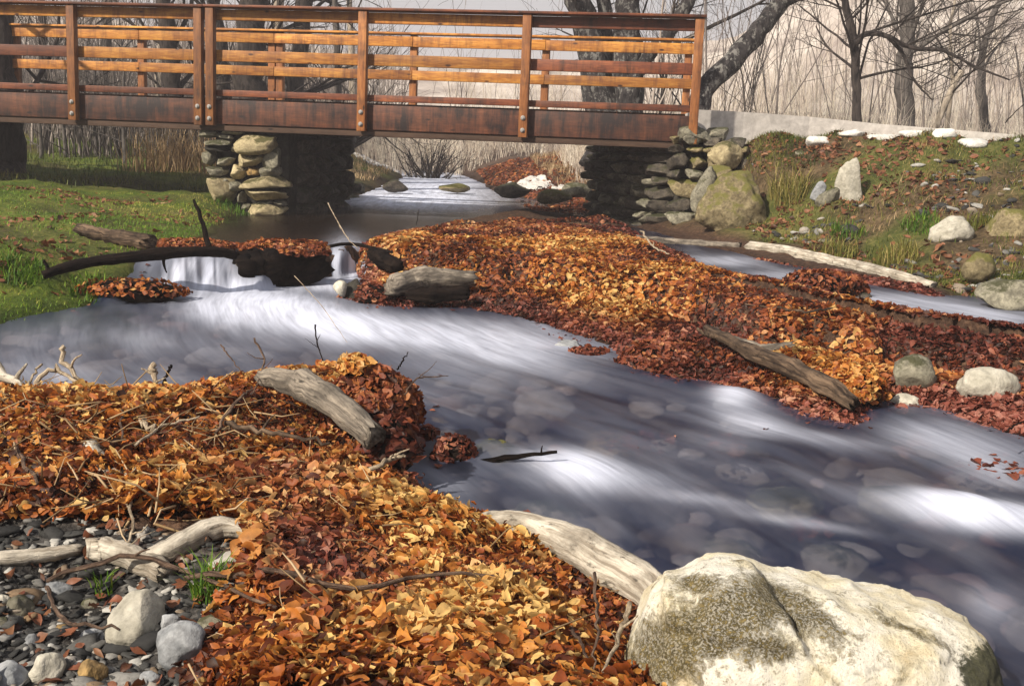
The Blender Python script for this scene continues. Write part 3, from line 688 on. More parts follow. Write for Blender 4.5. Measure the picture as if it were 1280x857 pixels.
lineu = np.interp(bv, [700, 715, 760, 800, 830, 857, 900], [948, 962, 985, 1010, 1032, 1052, 1075]); jag = fbm(V * 22, 71, 3) * 7
step_ = sstep(-5, 5, lineu + jag - bu) * sstep(806, 796, bv + .0 * bu - (bu - 1000) * .18 + jag) * frontm * sstep(822, 845, bu)
jag = jag + fbm(V * 70, 72, 3) * 4
crack = np.exp(-((bu - lineu - jag - 6) / 3.2) ** 2) * frontm * (.6 + .4 * vnoise(V * 30, 74))
crack2 = np.exp(-((bv - (820 - (bu - 1120) * .1) - jag) / 2.5) ** 2) * frontm * (bu > 1060) * (bu < 1210)
ctr = np.array([xs.mean(), BY + .05, -.35]); nrm = V - ctr; nrm /= np.linalg.norm(nrm, axis=1, keepdims=True)
V = V + nrm * (step_ * .024 - crack * .018 - crack2 * .005 + fbm(V * 6, 73, 4) * .010 + fbm(V * 13, 77, 3) * .005 - np.abs(fbm(V * 9, 75, 4)) * .012 + fbm(V * 24, 79, 3) * .0035 + fbm(V * 60, 80, 2) * .0012)[:, None]
def blob(u, v, a, b, sl=0.0): return np.exp(-(((bu - u) / a) ** 2 + ((bv - v - (bu - u) * sl) / b) ** 2))
lich = np.clip(blob(880, 775, 75, 32, -.25) * 1.2 + blob(935, 752, 40, 30) + blob(1010, 755, 48, 22, .45) * 1.15 + blob(830, 800, 40, 40) + blob(880, 722, 26, 9) + blob(1140, 772, 60, 7, .5) * .7 + blob(985, 730, 30, 8, .5) + blob(960, 800, 40, 16) * .8 + .22 * frontm, 0, 1.3)
moss_ = np.clip(blob(1240, 835, 40, 62) * 1.5, 0, 1.2)
bm_ = np_mesh('boulder', V - ctr, Fq, {'lichen': lich, 'moss': moss_, 'crack': np.clip(crack + crack2, 0, 1)})
t = NT('cream_boulder'); o = t.obj(); n1 = t.noise(o, 8, 6, .65); n2 = t.noise(o, 75, 8, .8); n3 = t.noise(o, 30, 8, .72, .6)
c = t.ramp(n1, [(.3, (.56, .45, .27)), (.43, (.74, .67, .49)), (.58, (.86, .82, .71))])
c = t.mix(t.ramp(n3, [(.55, 0.0), (.72, .55)]), c, (.40, .30, .16))
lm = t.math('MULTIPLY', t.attr('lichen').outputs['Fac'], 1.0); lmk = t.ramp(t.math('ADD', t.math('MULTIPLY', lm, .30), t.math('ADD', t.math('MULTIPLY', n2, .45), t.math('MULTIPLY', n3, .75))), [(.72, 0.0), (.79, .65), (.90, 1.0)])
n4 = t.noise(o, 190, 4, .7); c = t.mix(t.ramp(n4, [(.30, .85), (.42, 0.0)]), c, (.22, .17, .10)); lmk = t.math('MULTIPLY', lmk, t.ramp(n4, [(.36, .35), (.52, 1.0)]))
lc = t.ramp(t.math('ADD', t.math('MULTIPLY', n2, .5), t.math('MULTIPLY', n4, .5)), [(.40, (.018, .015, .009)), (.52, (.085, .068, .028)), (.62, (.32, .24, .09))])
c = t.mix(lmk, c, lc)
mk = t.ramp(t.math('ADD', t.math('MULTIPLY', t.attr('moss').outputs['Fac'], .34), t.math('ADD', t.math('MULTIPLY', n3, .9), t.math('MULTIPLY', n2, .4))), [(.82, 0.0), (.96, .95)])
c = t.mix(mk, c, t.ramp(n2, [(.4, (.014, .018, .008)), (.65, (.075, .075, .035))]))
c = t.mix(t.math('MULTIPLY', t.attr('crack').outputs['Fac'], .45), c, (.10, .08, .05))
MT['boulder'] = t.done(t.pbr(c, .85, t.bump(t.math('ADD', n2, t.math('ADD', t.math('MULTIPLY', n3, .9), t.math('MULTIPLY', n4, .5))), .9, .011), .2))
bo = link_mesh('boulder', bm_, MT['boulder'], None, ctr + np.array([0, 0, -.024])); tag(bo, 'huge cream boulder with olive lichen and a crack at the bottom right corner', 'boulder')

# ------------------------------------------------------------------ other stones
rock_px(868, 222, 966, 300, 'stone_moss', 'large tan mossy boulder leaning on the right bank beside the abutment', 102, .7, sub=5, cuts=9, rough=.16, name='boulder', cat='boulder', Y=10.85)
rock_px(884, 180, 930, 210, 'stone_warm', 'rounded yellow tan stone on top of the stack beside the abutment', 103, .8, Y=11.8, cuts=4)
rock_px(880, 205, 922, 236, 'stone_moss', 'tan stone wedged directly above the large mossy boulder', 104, .8, Y=11.6)
rock_px(866, 212, 892, 262, 'stone_grey', 'upright slanting grey slab left of the large mossy boulder', 105, .6, Y=11.5, ty=.3)
rock_px(846, 160, 893, 181, 'stone_grey', 'flat grey capstone under the bridge end post', 106, .9, Y=12.0, boxy=.4)
rock_px(880, 160, 912, 176, 'stone_grey', 'flat dark slab tucked under the pale path edge', 107, .9, Y=12.1, boxy=.4)
rock_px(1043, 206, 1081, 276, 'stone_pale', 'tall upright pale standing stone on the right bank', 108, .55, Y=10.5, boxy=.5, cuts=5, rough=.08)
rock_px(1160, 274, 1220, 312, 'stone_pale', 'pale angular stone bedded in moss on the lower right bank', 109, .8, Y=9.0, rough=.14)
rock_px(1235, 262, 1300, 312, 'stone_moss', 'rounded mossy stone half buried at the right edge of the bank', 110, .9, Y=8.9, cuts=4)
rock_px(1213, 352, 1310, 388, 'stone_grey', 'long flat grey stone at the right waterline', 111, .7, Y=7.0, boxy=.3)
rock_px(1112, 454, 1172, 500, 'stone_grey', 'round grey brown stone at the lower edge of the leaf island', 112, .9, cuts=4, lift=.03)
rock_px(1196, 470, 1274, 508, 'stone_pale', 'oblong pale buff stone at the right end of the leaf island', 113, .7, cuts=5, lift=.03)
rock_px(1105, 495, 1150, 522, 'stone_pale', 'small cream stone at the water edge below the round grey stone', 114, .8, lift=.01)
rock_px(1052, 364, 1092, 384, 'stone_wet_shade', 'olive brown wet stone beside the dark leaf mound', 115, .8, Y=6.65)
rock_px(905, 306, 940, 326, 'stone_grey', 'small blocky grey stone at the left tip of the long pale log', 116, .9, Y=10.0, boxy=.5)
rock_px(1020, 300, 1048, 318, 'stone_grey', 'small grey stone in grass below the standing stone', 117, .9, Y=9.6)
rock_px(1200, 318, 1245, 350, 'stone_moss', 'brown mossy stone low on the right bank beneath the pale angular stone', 118, .8, Y=7.9)
rock_px(1130, 300, 1155, 312, 'stone_grey', 'little slate lump in the moss left of the pale angular stone', 119, .8, Y=9.2)
rock_px(988, 190, 1020, 202, 'stone_grey', 'thin grey slab sticking out of the upper bank', 120, .8, Y=11.6, boxy=.5)
rock_px(1160, 225, 1176, 234, 'stone_pale', 'small pale cobble on the bare upper right slope', 121, .9, Y=10.7)
rock_px(1012, 228, 1030, 252, 'stone_blue', 'tilted blue grey shard left of the standing stone', 122, .5, Y=10.6, ty=.5, boxy=.4)
rock_px(1025, 232, 1048, 262, 'stone_grey', 'leaning grey shard touching the standing stone', 123, .5, Y=10.5, ty=.7, boxy=.4)
rock_px(960, 262, 985, 286, 'stone_wet_shade', 'dark stone in the hollow right of the large mossy boulder', 124, .8, Y=10.9)
flat = [(1008, 161, 1040, 171, 11.6), (1048, 156, 1082, 163, 11.6), (1082, 157, 1130, 165, 11.5), (1124, 158, 1160, 166, 11.4), (1160, 160, 1196, 168, 11.2), (1196, 162, 1242, 171, 11.0)]
fl_l = ['small white flat stone apart from the row, lowest of those by the path', 'white flat stone starting the row along the path', 'long white flat stone second in the row along the path', 'white flat stone in the middle of the row along the path', 'white flat stone next to last in the row along the path', 'widest white flat stone ending the row along the path']
for i, (a, b, c_, d_, Y) in enumerate(flat): rock_px(a, b, c_, d_, 'stone_white', fl_l[i], 130 + i, .9, Y=Y, boxy=.5, seat=True, sub=3, name='flat_stone', cat='stone', group='white flat stones along the path')
rock_px(1226, 198, 1264, 212, 'stone_white', 'white splintered slab lying on the bare right slope', 140, .25, Y=10.8, boxy=.6, ty=.35, name='flat_stone', cat='stone')
rock_px(1250, 190, 1270, 206, 'stone_white', 'white chip above the splintered slab on the right slope', 141, .5, Y=10.9, sub=3, name='flat_stone', cat='stone')
# in the stream
bed = [(588, 532, 652, 582, 'stone_moss', 'round olive stone under water beside the black twig', 4.0, .005), (634, 596, 730, 656, 'stone_bed', 'broad pale stone beneath the water right of the leaf bank', 3.25, -.03), (930, 575, 1035, 655, 'stone_warm', 'large tan stone in the rapids at centre right', 3.35, -.005), (1070, 590, 1165, 645, 'stone_warm', 'grey tan stone just under the rapids beside the white burst', 3.45, -.005),
       (728, 522, 812, 556, 'stone_ochre', 'reddish slab under the water in midstream', 4.2, -.03), (890, 486, 940, 512, 'stone_pale', 'pale stone breaking the surface below the diagonal log', 4.75, .01), (1180, 548, 1215, 580, 'stone_wet_shade', 'dark stone in the riffle at the right', 4.1, .0), (1225, 600, 1300, 640, 'stone_wet_shade', 'dark stone at the right edge above the white burst', 3.55, -.005),
       (520, 500, 566, 530, 'stone_ochre', 'orange brown stone beneath the water beside the leaf mound', 4.0, -.03), (870, 640, 960, 690, 'stone_bed', 'buff stone deep beneath the water above the cream boulder', 2.9, -.04), (1000, 655, 1090, 690, 'stone_bed', 'flat dim stone deep under the foreground current', 2.85, -.05)]
for i, (a, b, c_, d_, mt, lb, Y, dz) in enumerate(bed):
    c = W((a + c_) / 2, (b + d_) / 2, -.28)
    for _ in range(4): c = W((a + c_) / 2, (b + d_) / 2, float(wz(c[:1], c[1:2])[0]))
    Y = c[1]; hw = (c_ - a) / 2 / F * Y; V, Fc = rock_verts((hw, hw * .9, hw * .5), 150 + i, 4, 2, .12)
    o = link_mesh('stream_stone', np_mesh('stream_stone', V, Fc), MT[mt]); wzc = float(wz(np.array([c[0]]), np.array([c[1]]))[0]); hq = float(sum(k_ * np.exp(-((((a + c_) / 2 - u_) / a_) ** 2 + (((b + d_) / 2 - v_ - ((a + c_) / 2 - u_) * .12) / b_) ** 2)) for u_, v_, a_, b_, k_ in humps))
    o.location = (c[0], c[1], wzc + min(dz * .35, 0) + hq - hw * .5 - .010)
    tag(o, lb, 'stone')
rock_px(692, 430, 732, 456, 'stone_blue', 'flat grey stone with leaves on it off the tip of the leaf island', 170, .8, boxy=.4, lift=.02)
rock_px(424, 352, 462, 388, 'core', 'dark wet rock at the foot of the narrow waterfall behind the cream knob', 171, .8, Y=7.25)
rock_px(416, 352, 436, 370, 'stone_pale', 'cream knob of rock in the white water under the narrow waterfall', 172, .8, Y=7.2, sub=3)
up = [(616, 228, 664, 246, 'stone_wet_shade', 'flat brown rock beyond the bridge in midstream', 17.0), (668, 238, 716, 256, 'stone_moss', 'dark mossy rock by the far right bank upstream', 15.2), (548, 230, 588, 240, 'stone_moss', 'thin mossy ledge in the upstream shallows', 19), (478, 226, 512, 240, 'stone_wet_shade', 'dark leaf strewn rock by the far left bank upstream', 18.5), (700, 230, 740, 248, 'stone_grey', 'grey rock against the foot of the dark abutment', 16.2)]
for i, (a, b, c_, d_, mt, lb, Y) in enumerate(up): rock_px(a, b, c_, d_, mt, lb, 180 + i, .8, Y=Y, sub=3)
# cobbles of the stream bed, seen through the water
_p = rng.uniform((-2.6, 1.6), (3.2, 8.3), (2600, 2)); _p = _p[sdist(LOW, _p) < -.12][:420]; _g = gz_at(_p[:, 0], _p[:, 1]); _w = wz(_p[:, 0], _p[:, 1]); Vs, Fs_, n0 = [], [], 0; b0, f0 = ico(3)
for i in range(len(_p)):
    s_ = rng.uniform(.03, .075) * (1.7 if rng.random() < .12 else 1); v = b0 * (1 + fbm(b0 * 1.3 + i * 3.3, 7, 2) * .25)[:, None] * np.array([s_ * rng.uniform(1, 1.6), s_, s_ * rng.uniform(.45, .8)])
    Vs.append(v @ _rz(rng.uniform(0, 6.3)).T + [_p[i, 0], _p[i, 1], min(_g[i] + s_ * .15, _w[i] - s_ * .75 - .035)]); Fs_.append(f0 + n0); n0 += len(b0)
t = NT('bed_cobble'); c = t.ramp(t.attr('rnd').outputs['Fac'], [(0, (.06, .05, .045)), (.3, (.20, .15, .11)), (.55, (.34, .27, .20)), (.8, (.45, .39, .32)), (1, (.30, .13, .08))]); MT['cobble'] = t.done(t.pbr(t.mix(.8, c, t.ramp(t.noise(t.obj(), 18, 4), [(.3, .5), (.65, 1.0)]), 'MULTIPLY'), .7))
tag(link_mesh('bed_cobbles', np_mesh('bed_cobbles', np.vstack(Vs), np.vstack(Fs_), {'rnd': np.repeat(rng.random(len(_p)), len(b0))}), MT['cobble']), kind='stuff')
rock_px(246, 316, 276, 336, 'stone_wet_shade', 'dark wet stone on the lip of the wide waterfall', 190, .7, lift=.02)
rock_px(292, 330, 314, 352, 'stone_wet_shade', 'dark stone at the right side of the wide waterfall', 191, .8, lift=.02)
# foreground shingle: the stones big enough to tell apart
G = [(130, 742, 216, 818, 'stone_pale', 'large smooth off white cobble tilted up on the shingle', .8, .5), (192, 778, 264, 842, 'stone_blue', 'blocky blue grey cobble right of the smooth white one', .8, -.2), (34, 816, 86, 857, 'stone_pale', 'kidney shaped cream pebble near the bottom edge', .6, .4), (-20, 828, 38, 862, 'stone_blue', 'pale blue grey pebble cut by the bottom left corner', .8, 0), (96, 824, 136, 856, 'stone_ochre', 'ochre yellow pebble near the bottom edge', .9, 0),
     (46, 726, 100, 752, 'stone_blue', 'flat light grey pebble under the thin shingle twig', .7, -.1), (8, 742, 44, 774, 'stone_grey', 'rough buff pebble at the left edge of the shingle', .9, .2), (98, 786, 134, 804, 'stone_blue', 'small oval slate pebble left of the smooth white cobble', .7, .1), (-14, 742, 14, 760, 'stone_pale', 'small white pebble at the left picture edge', .8, 0), (-10, 772, 14, 788, 'stone_grey', 'small dull pebble under the rough buff one', .8, 0),
     (66, 780, 90, 794, 'stone_ochre', 'small tan pebble in the dark shingle', .8, 0), (196, 768, 228, 792, 'stone_blue', 'slate flake leaning on the blocky blue grey cobble', .5, .4), (240, 768, 300, 796, 'stone_grey', 'olive grey slab beside the green grass tuft', .6, .2), (100, 748, 124, 764, 'stone_grey', 'grey pebble above the small oval slate one', .8, .2), (28, 792, 52, 812, 'stone_blue', 'thin slate sliver on the shingle', .4, .5), (170, 838, 210, 862, 'stone_blue', 'grey pebble cut by the bottom edge below the blocky cobble', .8, .0), (270, 700, 300, 730, 'stone_grey', 'rough grey lump in the shadow behind the grass tuft', .9, 0)]
for i, (a, b, c_, d_, mt, lb, dp, rz) in enumerate(G): rock_px(a, b, c_, d_, mt, lb, 200 + i, dp, rz=rz, cuts=5, rough=.12, name='pebble', cat='stone')
# small shingle nobody could count
Vs, Fs_, n0 = [], [], 0; b0, f0 = ico(2)
bb = PX([(-60, 700), (285, 700), (285, 900), (-60, 900)], -.28); lo, hi = GRV.min(0), GRV.max(0)
px_ = rng.uniform(max(lo[0], -1.9), hi[0], 9000); py_ = rng.uniform(max(lo[1], 1.55), hi[1], 9000); ok = sdist(GRV, np.c_[px_, py_]) < .03; px_, py_ = px_[ok][:2600], py_[ok][:2600]; pz_ = gz_at(px_, py_)
for i in range(len(px_)):
    s = rng.uniform(.004, .013) * (2.0 if rng.random() < .13 else 1); sc = np.array([s * rng.uniform(.8, 2.0), s, s * rng.uniform(.25, .6)])
    a = rng.uniform(0, 6.28); v = b0 * (1 + vnoise(b0 * 1.9 + i, 3) * .5)[:, None] * sc; v = v @ np.array(Euler((rng.normal(0, .3), rng.normal(0, .3), a)).to_matrix()).T
    Vs.append(v + [px_[i], py_[i], pz_[i] + s * .2]); Fs_.append(f0 + n0); n0 += len(b0)
gr_m = np_mesh('shingle', np.vstack(Vs), np.vstack(Fs_), {'rnd': np.repeat(rng.random(len(px_)), len(b0))})
t = NT('shingle_stone'); c = t.ramp(t.attr('rnd').outputs['Fac'], [(0, (.015, .015, .015)), (.5, (.045, .045, .043)), (.72, (.14, .135, .125)), (.9, (.38, .37, .34)), (1, (.16, .10, .05))]); MT['shingle'] = t.done(t.pbr(t.mix(.8, c, t.ramp(t.noise(t.obj(), 120, 3), [(.3, .6), (.6, 1.0)]), 'MULTIPLY'), .8))
tag(link_mesh('shingle', gr_m, MT['shingle']), kind='stuff')
# ------------------------------------------------------------------ logs, branches, twigs
def path3(pts, Y=None, lift=0.0):
    """pts (u, v[, Y]) -> world; without Y the point lies on the ground under that sight line"""
    out = []
    for p in pts:
        q = at(p[0], p[1], p[2]) if len(p) > 2 else hit(p[0], p[1])
        if len(p) > 2 and q[2] < float(gz_at(q[0], q[1])[0]) + .0: q = hit(p[0], p[1])
        out.append(q + np.array([0, 0, lift]))
    return out
def log(name, pts, rad, mat, label, cat, seed, n=12, wob=.006, jit=.05, seg=22, group=None, lift=.015, side=None, flat=1.0, lumpy=.12):
    wob = min(wob, .05 * np.mean(rad)) if name != 'twig' else wob
    P = curve_pts(path3(pts, lift=lift), seg, wob, seed); m = len(P)
    r = np.interp(np.linspace(0, 1, m), np.linspace(0, 1, len(rad)), rad)
    rr = np.random.default_rng(seed); r = r * (1 + fbm(np.c_[np.arange(m) * .35, np.zeros(m)], seed, 3) * (lumpy * (.4 if 'pale' in mat else 1)))
    o0 = P[m // 2].copy(); mb = MB(); n = n if n <= 7 else max(n, 18); mb.tube(P - o0, r, n, jit * .25, seed)
    for k, (t_, d, L, rs) in enumerate(side or []):
        b = P[int(t_ * (m - 1))] - o0; d = np.array(d, float); q = [b, b + d * L * .5 + rr.normal(0, L * .06, 3), b + d * L]
        q = curve_pts(q, 8, L * .01, seed + k); mb.tube(q, np.linspace(rs, rs * .35, len(q)), 6, .05, seed + k)
    ridge = rr.normal(0, .09 if n > 7 else .03, n) ; v = np.array(mb.v); q_ = v[:m * n].reshape(m, n, 3); cc = q_.mean(1, keepdims=True); v[:m * n] = (cc + (q_ - cc) * (1 + ridge * (1 + .5 * np.sin(np.arange(m) * .4))[:, None])[:, :, None]).reshape(-1, 3)
    big_ = .35 if mat == 'log_dark' and np.mean(rad) > .05 else 0.0; v = v + (fbm(v * 6 + seed, seed + 3, 3) * np.mean(rad) * big_)[:, None]; v = v + (fbm(v * 14 + seed, seed, 3) * np.mean(rad) * (.05 if 'pale' in mat else .12))[:, None] * np.array([1, 1, 1]); mb.v = [tuple(x) for x in v]
    nv = len(v); lc = np.zeros((nv, 3)); al = np.r_[0, np.cumsum(np.linalg.norm(np.diff(P, axis=0), axis=1))]
    an_ = np.tile(np.arange(n) * 2 * np.pi / n, m); lc[:m * n] = np.c_[np.repeat(al, n), np.cos(an_) * np.repeat(r, n), np.sin(an_) * np.repeat(r, n)]
    lc[m * n:] = v[m * n:, [2, 0, 1]]
    if n > 7:   # broken, splintered ends
        tang0, tang1 = P[0] - P[1], P[-1] - P[-2]; tang0 /= np.linalg.norm(tang0); tang1 /= np.linalg.norm(tang1)
        v[:n] += tang0 * rr.normal(0, .12 if 'dark' in mat else .45, (n, 1)) * r[0]; v[(m - 1) * n:m * n] += tang1 * rr.normal(0, .12 if 'dark' in mat else .45, (n, 1)) * r[-1]; mb.v = [tuple(x) for x in v]
    o = mb.build(name, MT[mat], loc=o0); a_ = o.data.attributes.new('lc', 'FLOAT_VECTOR', 'POINT'); a_.data.foreach_set('vector', lc.astype(np.float32).ravel()); return tag(o, label, cat, group)
log('fallen_branch', [(54, 347, 6.55), (96, 334, 6.68), (150, 326, 6.8), (205, 320, 6.95), (262, 317, 7.1), (294, 322, 7.2)], [.022, .032, .034, .036, .036, .028], 'log_dark', 'long black branch lying across the wide waterfall with a forked upright limb', 'branch', 1, seg=30, side=[(.82, (-.32, .1, .95), .34, .022), (.62, (.1, .1, -1), .12, .015), (.05, (-.3, 0, .9), .09, .016)])
log('fallen_log', [(100, 290, 7.9), (140, 298, 7.8), (186, 306, 7.7)], [.04, .05, .06], 'log_brown', 'short thick grey brown log stub on the left grass bank', 'log', 2)
log('fallen_log', [(302, 337, 7.5), (345, 337, 7.7), (402, 330, 7.95)], [.10, .13, .09], 'log_dark', 'fat black sodden log damming the stream between the two waterfalls', 'log', 3, n=16, wob=.01)
log('fallen_log', [(464, 318, 8.3), (478, 327, 8.1), (497, 337, 7.9)], [.03, .06, .05], 'log_dark', 'black log end at the right side of the narrow waterfall', 'log', 4)
log('fallen_branch', [(380, 319, 8.0), (425, 308, 8.3), (452, 309, 8.35), (490, 318, 8.1)], [.012, .014, .014, .01], 'log_dark', 'thin dark stick bridging the narrow waterfall', 'branch', 5, n=7)
log('fallen_log', [(486, 362, 7.0), (530, 352, 7.15), (592, 352, 7.2)], [.055, .07, .045], 'log_grey', 'grey flaking log on the near edge of the leaf island', 'log', 6, side=[(.5, (.25, -.5, -.8), .16, .014)])
log('fallen_log', [(508, 372, 6.9), (550, 372, 6.95), (586, 368, 7.0)], [.03, .05, .04], 'log_dark', 'dark wet log in the shade below the grey flaking one', 'log', 61)
log('fallen_log', [(936, 311, 10.0), (1000, 321, 9.4), (1060, 334, 8.8), (1120, 349, 8.2), (1166, 360, 7.8)], [.05, .055, .05, .045, .03], 'log_pale', 'long pale peeled log along the foot of the right bank', 'log', 7, seg=30)
log('fallen_branch', [(796, 300, 10.2), (850, 305, 10.2), (925, 309, 10.1)], [.03, .035, .025], 'log_grey', 'dull grey limb in the back channel left of the long pale log', 'branch', 71)
log('fallen_log', [(884, 430, 5.55), (930, 455, 5.2), (990, 485, 4.85), (1030, 506, 4.65), (1066, 526, 4.5)], [.025, .036, .042, .044, .03], 'log_brown', 'half rotten log slanting down from the leaf island into the rapids', 'log', 8, lift=.07, seg=26, side=[(.1, (-.8, 0, .3), .14, .016)])
log('fallen_branch', [(905, 426, 5.7), (950, 440, 5.5), (992, 436, 5.5)], [.02, .03, .02], 'log_grey', 'short grey limb lying behind the half rotten log', 'branch', 9)
log('fallen_log', [(328, 492, 3.85), (372, 502, 3.72), (420, 528, 3.55), (464, 572, 3.38)], [.034, .046, .05, .04], 'log_grey', 'thick grey log poking down through the foreground leaf mound', 'log', 10, lift=.065, n=14)
log('fallen_log', [(585, 668, 2.98), (640, 668, 2.93), (700, 688, 2.82), (760, 722, 2.68), (830, 765, 2.52)], [.022, .034, .046, .054, .045], 'log_pale', 'smooth bleached white log at the waterline left of the boulder', 'log', 11, lift=.03, n=16, seg=28, wob=.003)
log('driftwood', [(112, 704, 2.62), (150, 712, 2.58), (205, 735, 2.5)], [.022, .028, .024], 'log_pale', 'stubby bone grey driftwood piece above the smooth white cobble', 'driftwood', 12, lift=.03, n=12)
log('driftwood', [(180, 722, 2.58), (220, 700, 2.65), (270, 676, 2.72), (312, 684, 2.72)], [.022, .027, .027, .016], 'log_pale', 'curved bone pale driftwood limb rising to the right over the leaves', 'driftwood', 13, lift=.03, n=12)
log('driftwood', [(-40, 712, 2.55), (30, 704, 2.6), (100, 700, 2.64)], [.017, .019, .012], 'log_pale', 'straight bleached stick running off the left edge of the picture', 'driftwood', 14)
log('driftwood', [(94, 546, 3.42), (118, 578, 3.3), (140, 612, 3.2)], [.022, .028, .03], 'log_pale', 'grey white stick standing in the dark gap of the left leaf bank', 'driftwood', 15)
log('twig', [(594, 585, 3.80), (640, 576, 3.74), (696, 570, 3.73)], [.013, .010, .005], 'log_dark', 'black twig sticking out over the white water in midstream', 'twig', 16, n=7, seg=12, wob=.0015, side=[(.9, (.1, 0, 1), .03, .004)])
TW = [ # pixel path, radius, mat, label
    ([(60, 752, 2.38), (150, 722, 2.4), (230, 742, 2.36), (345, 792, 2.25)], .006, 'twig', 'long thin grey twig across the shingle below the driftwood'),
    ([(232, 752, 2.36), (330, 744, 2.36), (440, 762, 2.33), (540, 746, 2.35), (650, 742, 2.38)], .007, 'twig', 'longest reddish twig lying across the golden leaves'),
    ([(560, 770, 2.3), (610, 778, 2.29), (648, 780, 2.28)], .005, 'twig', 'short twig parallel below the longest reddish twig'),
    ([(742, 742, 2.4), (744, 800, 2.22), (740, 870, 2.05)], .004, 'twig', 'upright reddish stem left of the boulder'),
    ([(786, 780, 2.3), (772, 820, 2.2), (752, 870, 2.05)], .006, 'twig_pale', 'pale bent stick touching the left side of the boulder'),
    ([(712, 812, 2.15), (738, 862, 2.05)], .004, 'twig', 'brown stem leaning left beside the upright reddish one'),
    ([(162, 640, 2.95), (166, 690, 2.62), (158, 722, 2.5), (176, 730, 2.45)], .004, 'twig_pale', 'pale stem drooping over the stubby driftwood'),
    ([(60, 760, 2.35), (80, 800, 2.22), (150, 822, 2.18)], .005, 'twig', 'forked grey twig lying on the dark shingle'),
    ([(156, 600, 3.05), (162, 660, 2.85)], .007, 'twig_pale', 'stout tan stalk upright in the left leaves'),
    ([(150, 512, 3.6), (153, 570, 3.3)], .006, 'twig', 'upright rusty stalk behind the stout tan one'),
    ([(282, 548, 3.4), (340, 560, 3.32), (412, 574, 3.25)], .009, 'log_brown', 'brown forked branch lying below the thick grey log'),
    ([(190, 520, 3.8), (176, 545, 3.55), (190, 560, 3.5)], .012, 'twig_pale', 'broken pale splint standing in the left leaf bank'),
    ([(194, 472, 3.9), (188, 510, 3.82)], .011, 'twig_pale', 'cut pale stub rising from the rim of the leaf bank'),
    ([(214, 474, 3.9), (203, 498, 3.85)], .006, 'log_dark', 'black stub next to the cut pale one'),
    ([(81, 450, 4.0), (82, 472, 3.98), (112, 505, 3.9), (140, 522, 3.8)], .010, 'twig_pale', 'bleached knuckled stick pointing up at the left waterline'),
    ([(36, 510, 3.9), (66, 478, 3.95), (100, 500, 3.9)], .010, 'twig_pale', 'bent bleached root arching by the left waterline'),
    ([(-10, 462, 4.1), (10, 488, 4.0), (36, 506, 3.9), (80, 512, 3.85)], .02, 'log_pale', 'bleached root at the left edge by the water'),
    ([(53, 472, 4.0), (40, 490, 3.95), (20, 512, 3.85)], .005, 'twig_pale', 'fine pale shoot beside the bent bleached root'),
    ([(318, 440, 3.9), (330, 470, 3.85), (316, 510, 3.75)], .004, 'twig', 'curved reddish shoot over the water left of the leaf mound'),
    ([(276, 448, 3.9), (302, 482, 3.85)], .003, 'twig', 'fine straight shoot left of the curved reddish one'),
    ([(394, 424, 3.75), (396, 446, 3.72), (404, 470, 3.7)], .003, 'log_dark', 'short black shoot on the leaf mound'),
    ([(368, 362, 4.0), (402, 400, 3.9), (434, 446, 3.78)], .0014, 'twig_pale', 'long fine pale stem rising from the top of the leaf mound'),
    ([(505, 512, 3.6), (522, 492, 3.62), (560, 488, 3.65)], .003, 'twig', 'fine twig reaching right from the leaf mound over the water'),
    ([(496, 480, 3.65), (510, 458, 3.68)], .003, 'log_dark', 'tiny dark shoot on the right shoulder of the leaf mound'),
    ([(462, 610, 3.25), (490, 592, 3.3), (506, 590, 3.3)], .008, 'twig_pale', 'pale curled root tip at the waterline below the leaf mound'),
    ([(270, 560, 3.35), (296, 520, 3.45), (316, 505, 3.5)], .006, 'twig', 'grey brown forked stick in the leaves left of the thick grey log'),
    ([(170, 580, 3.2), (205, 552, 3.3), (250, 540, 3.35)], .005, 'twig_pale', 'thin straw coloured twig in the middle of the left leaf bank'),
    ([(0, 552, 3.3), (22, 590, 3.15), (48, 634, 3.0)], .008, 'twig', 'brown stick slanting down at the left edge of the leaf bank'),
    ([(410, 262, 8.6), (430, 300, 8.4), (448, 320, 8.3)], .004, 'twig_pale', 'pale bare stem arching above the narrow waterfall'),
    ([(1256, 556, 4.0), (1268, 546, 4.05), (1284, 542, 4.1)], .004, 'log_dark', 'dark twig in the water at the right edge'),
    ([(800, 296, 9.6), (818, 318, 9.2), (836, 326, 9.1)], .008, 'twig_pale', 'pale bent twig at the back corner of the leaf island'),
    ([(1040, 398, 6.4), (1000, 404, 6.3), (930, 402, 6.35)], .007, 'log_brown', 'brown stick flat on the right part of the leaf island'),
    ([(520, 288, 9.9), (524, 268, 10.0)], .004, 'log_dark', 'little dark shoot at the far edge of the leaf island'),
    ([(880, 408, 6.0), (886, 372, 6.1)], .004, 'log_dark', 'thin dark shoot standing on the middle of the leaf island'),
    ([(1256, 160, 12.0), (1270, 145, 12.0), (1290, 130, 12.0)], .006, 'log_dark', 'dark thin sapling shoot at the right edge above the path')]
for i, (p, r, mt, lb) in enumerate(TW):
    log('twig', p, [r, r * .9, r * .5], mt, lb, 'twig', 400 + i, lift=.05, n=6, seg=14, wob=r * .6, jit=.2, side=[(.45, (random.uniform(-1, 1), random.uniform(-.4, .4), random.uniform(.2, .9)), random.uniform(.03, .09), r * .6), (.7, (random.uniform(-1, 1), random.uniform(-.4, .4), random.uniform(.1, .8)), random.uniform(.03, .07), r * .5)] if i % 2 == 0 else None)

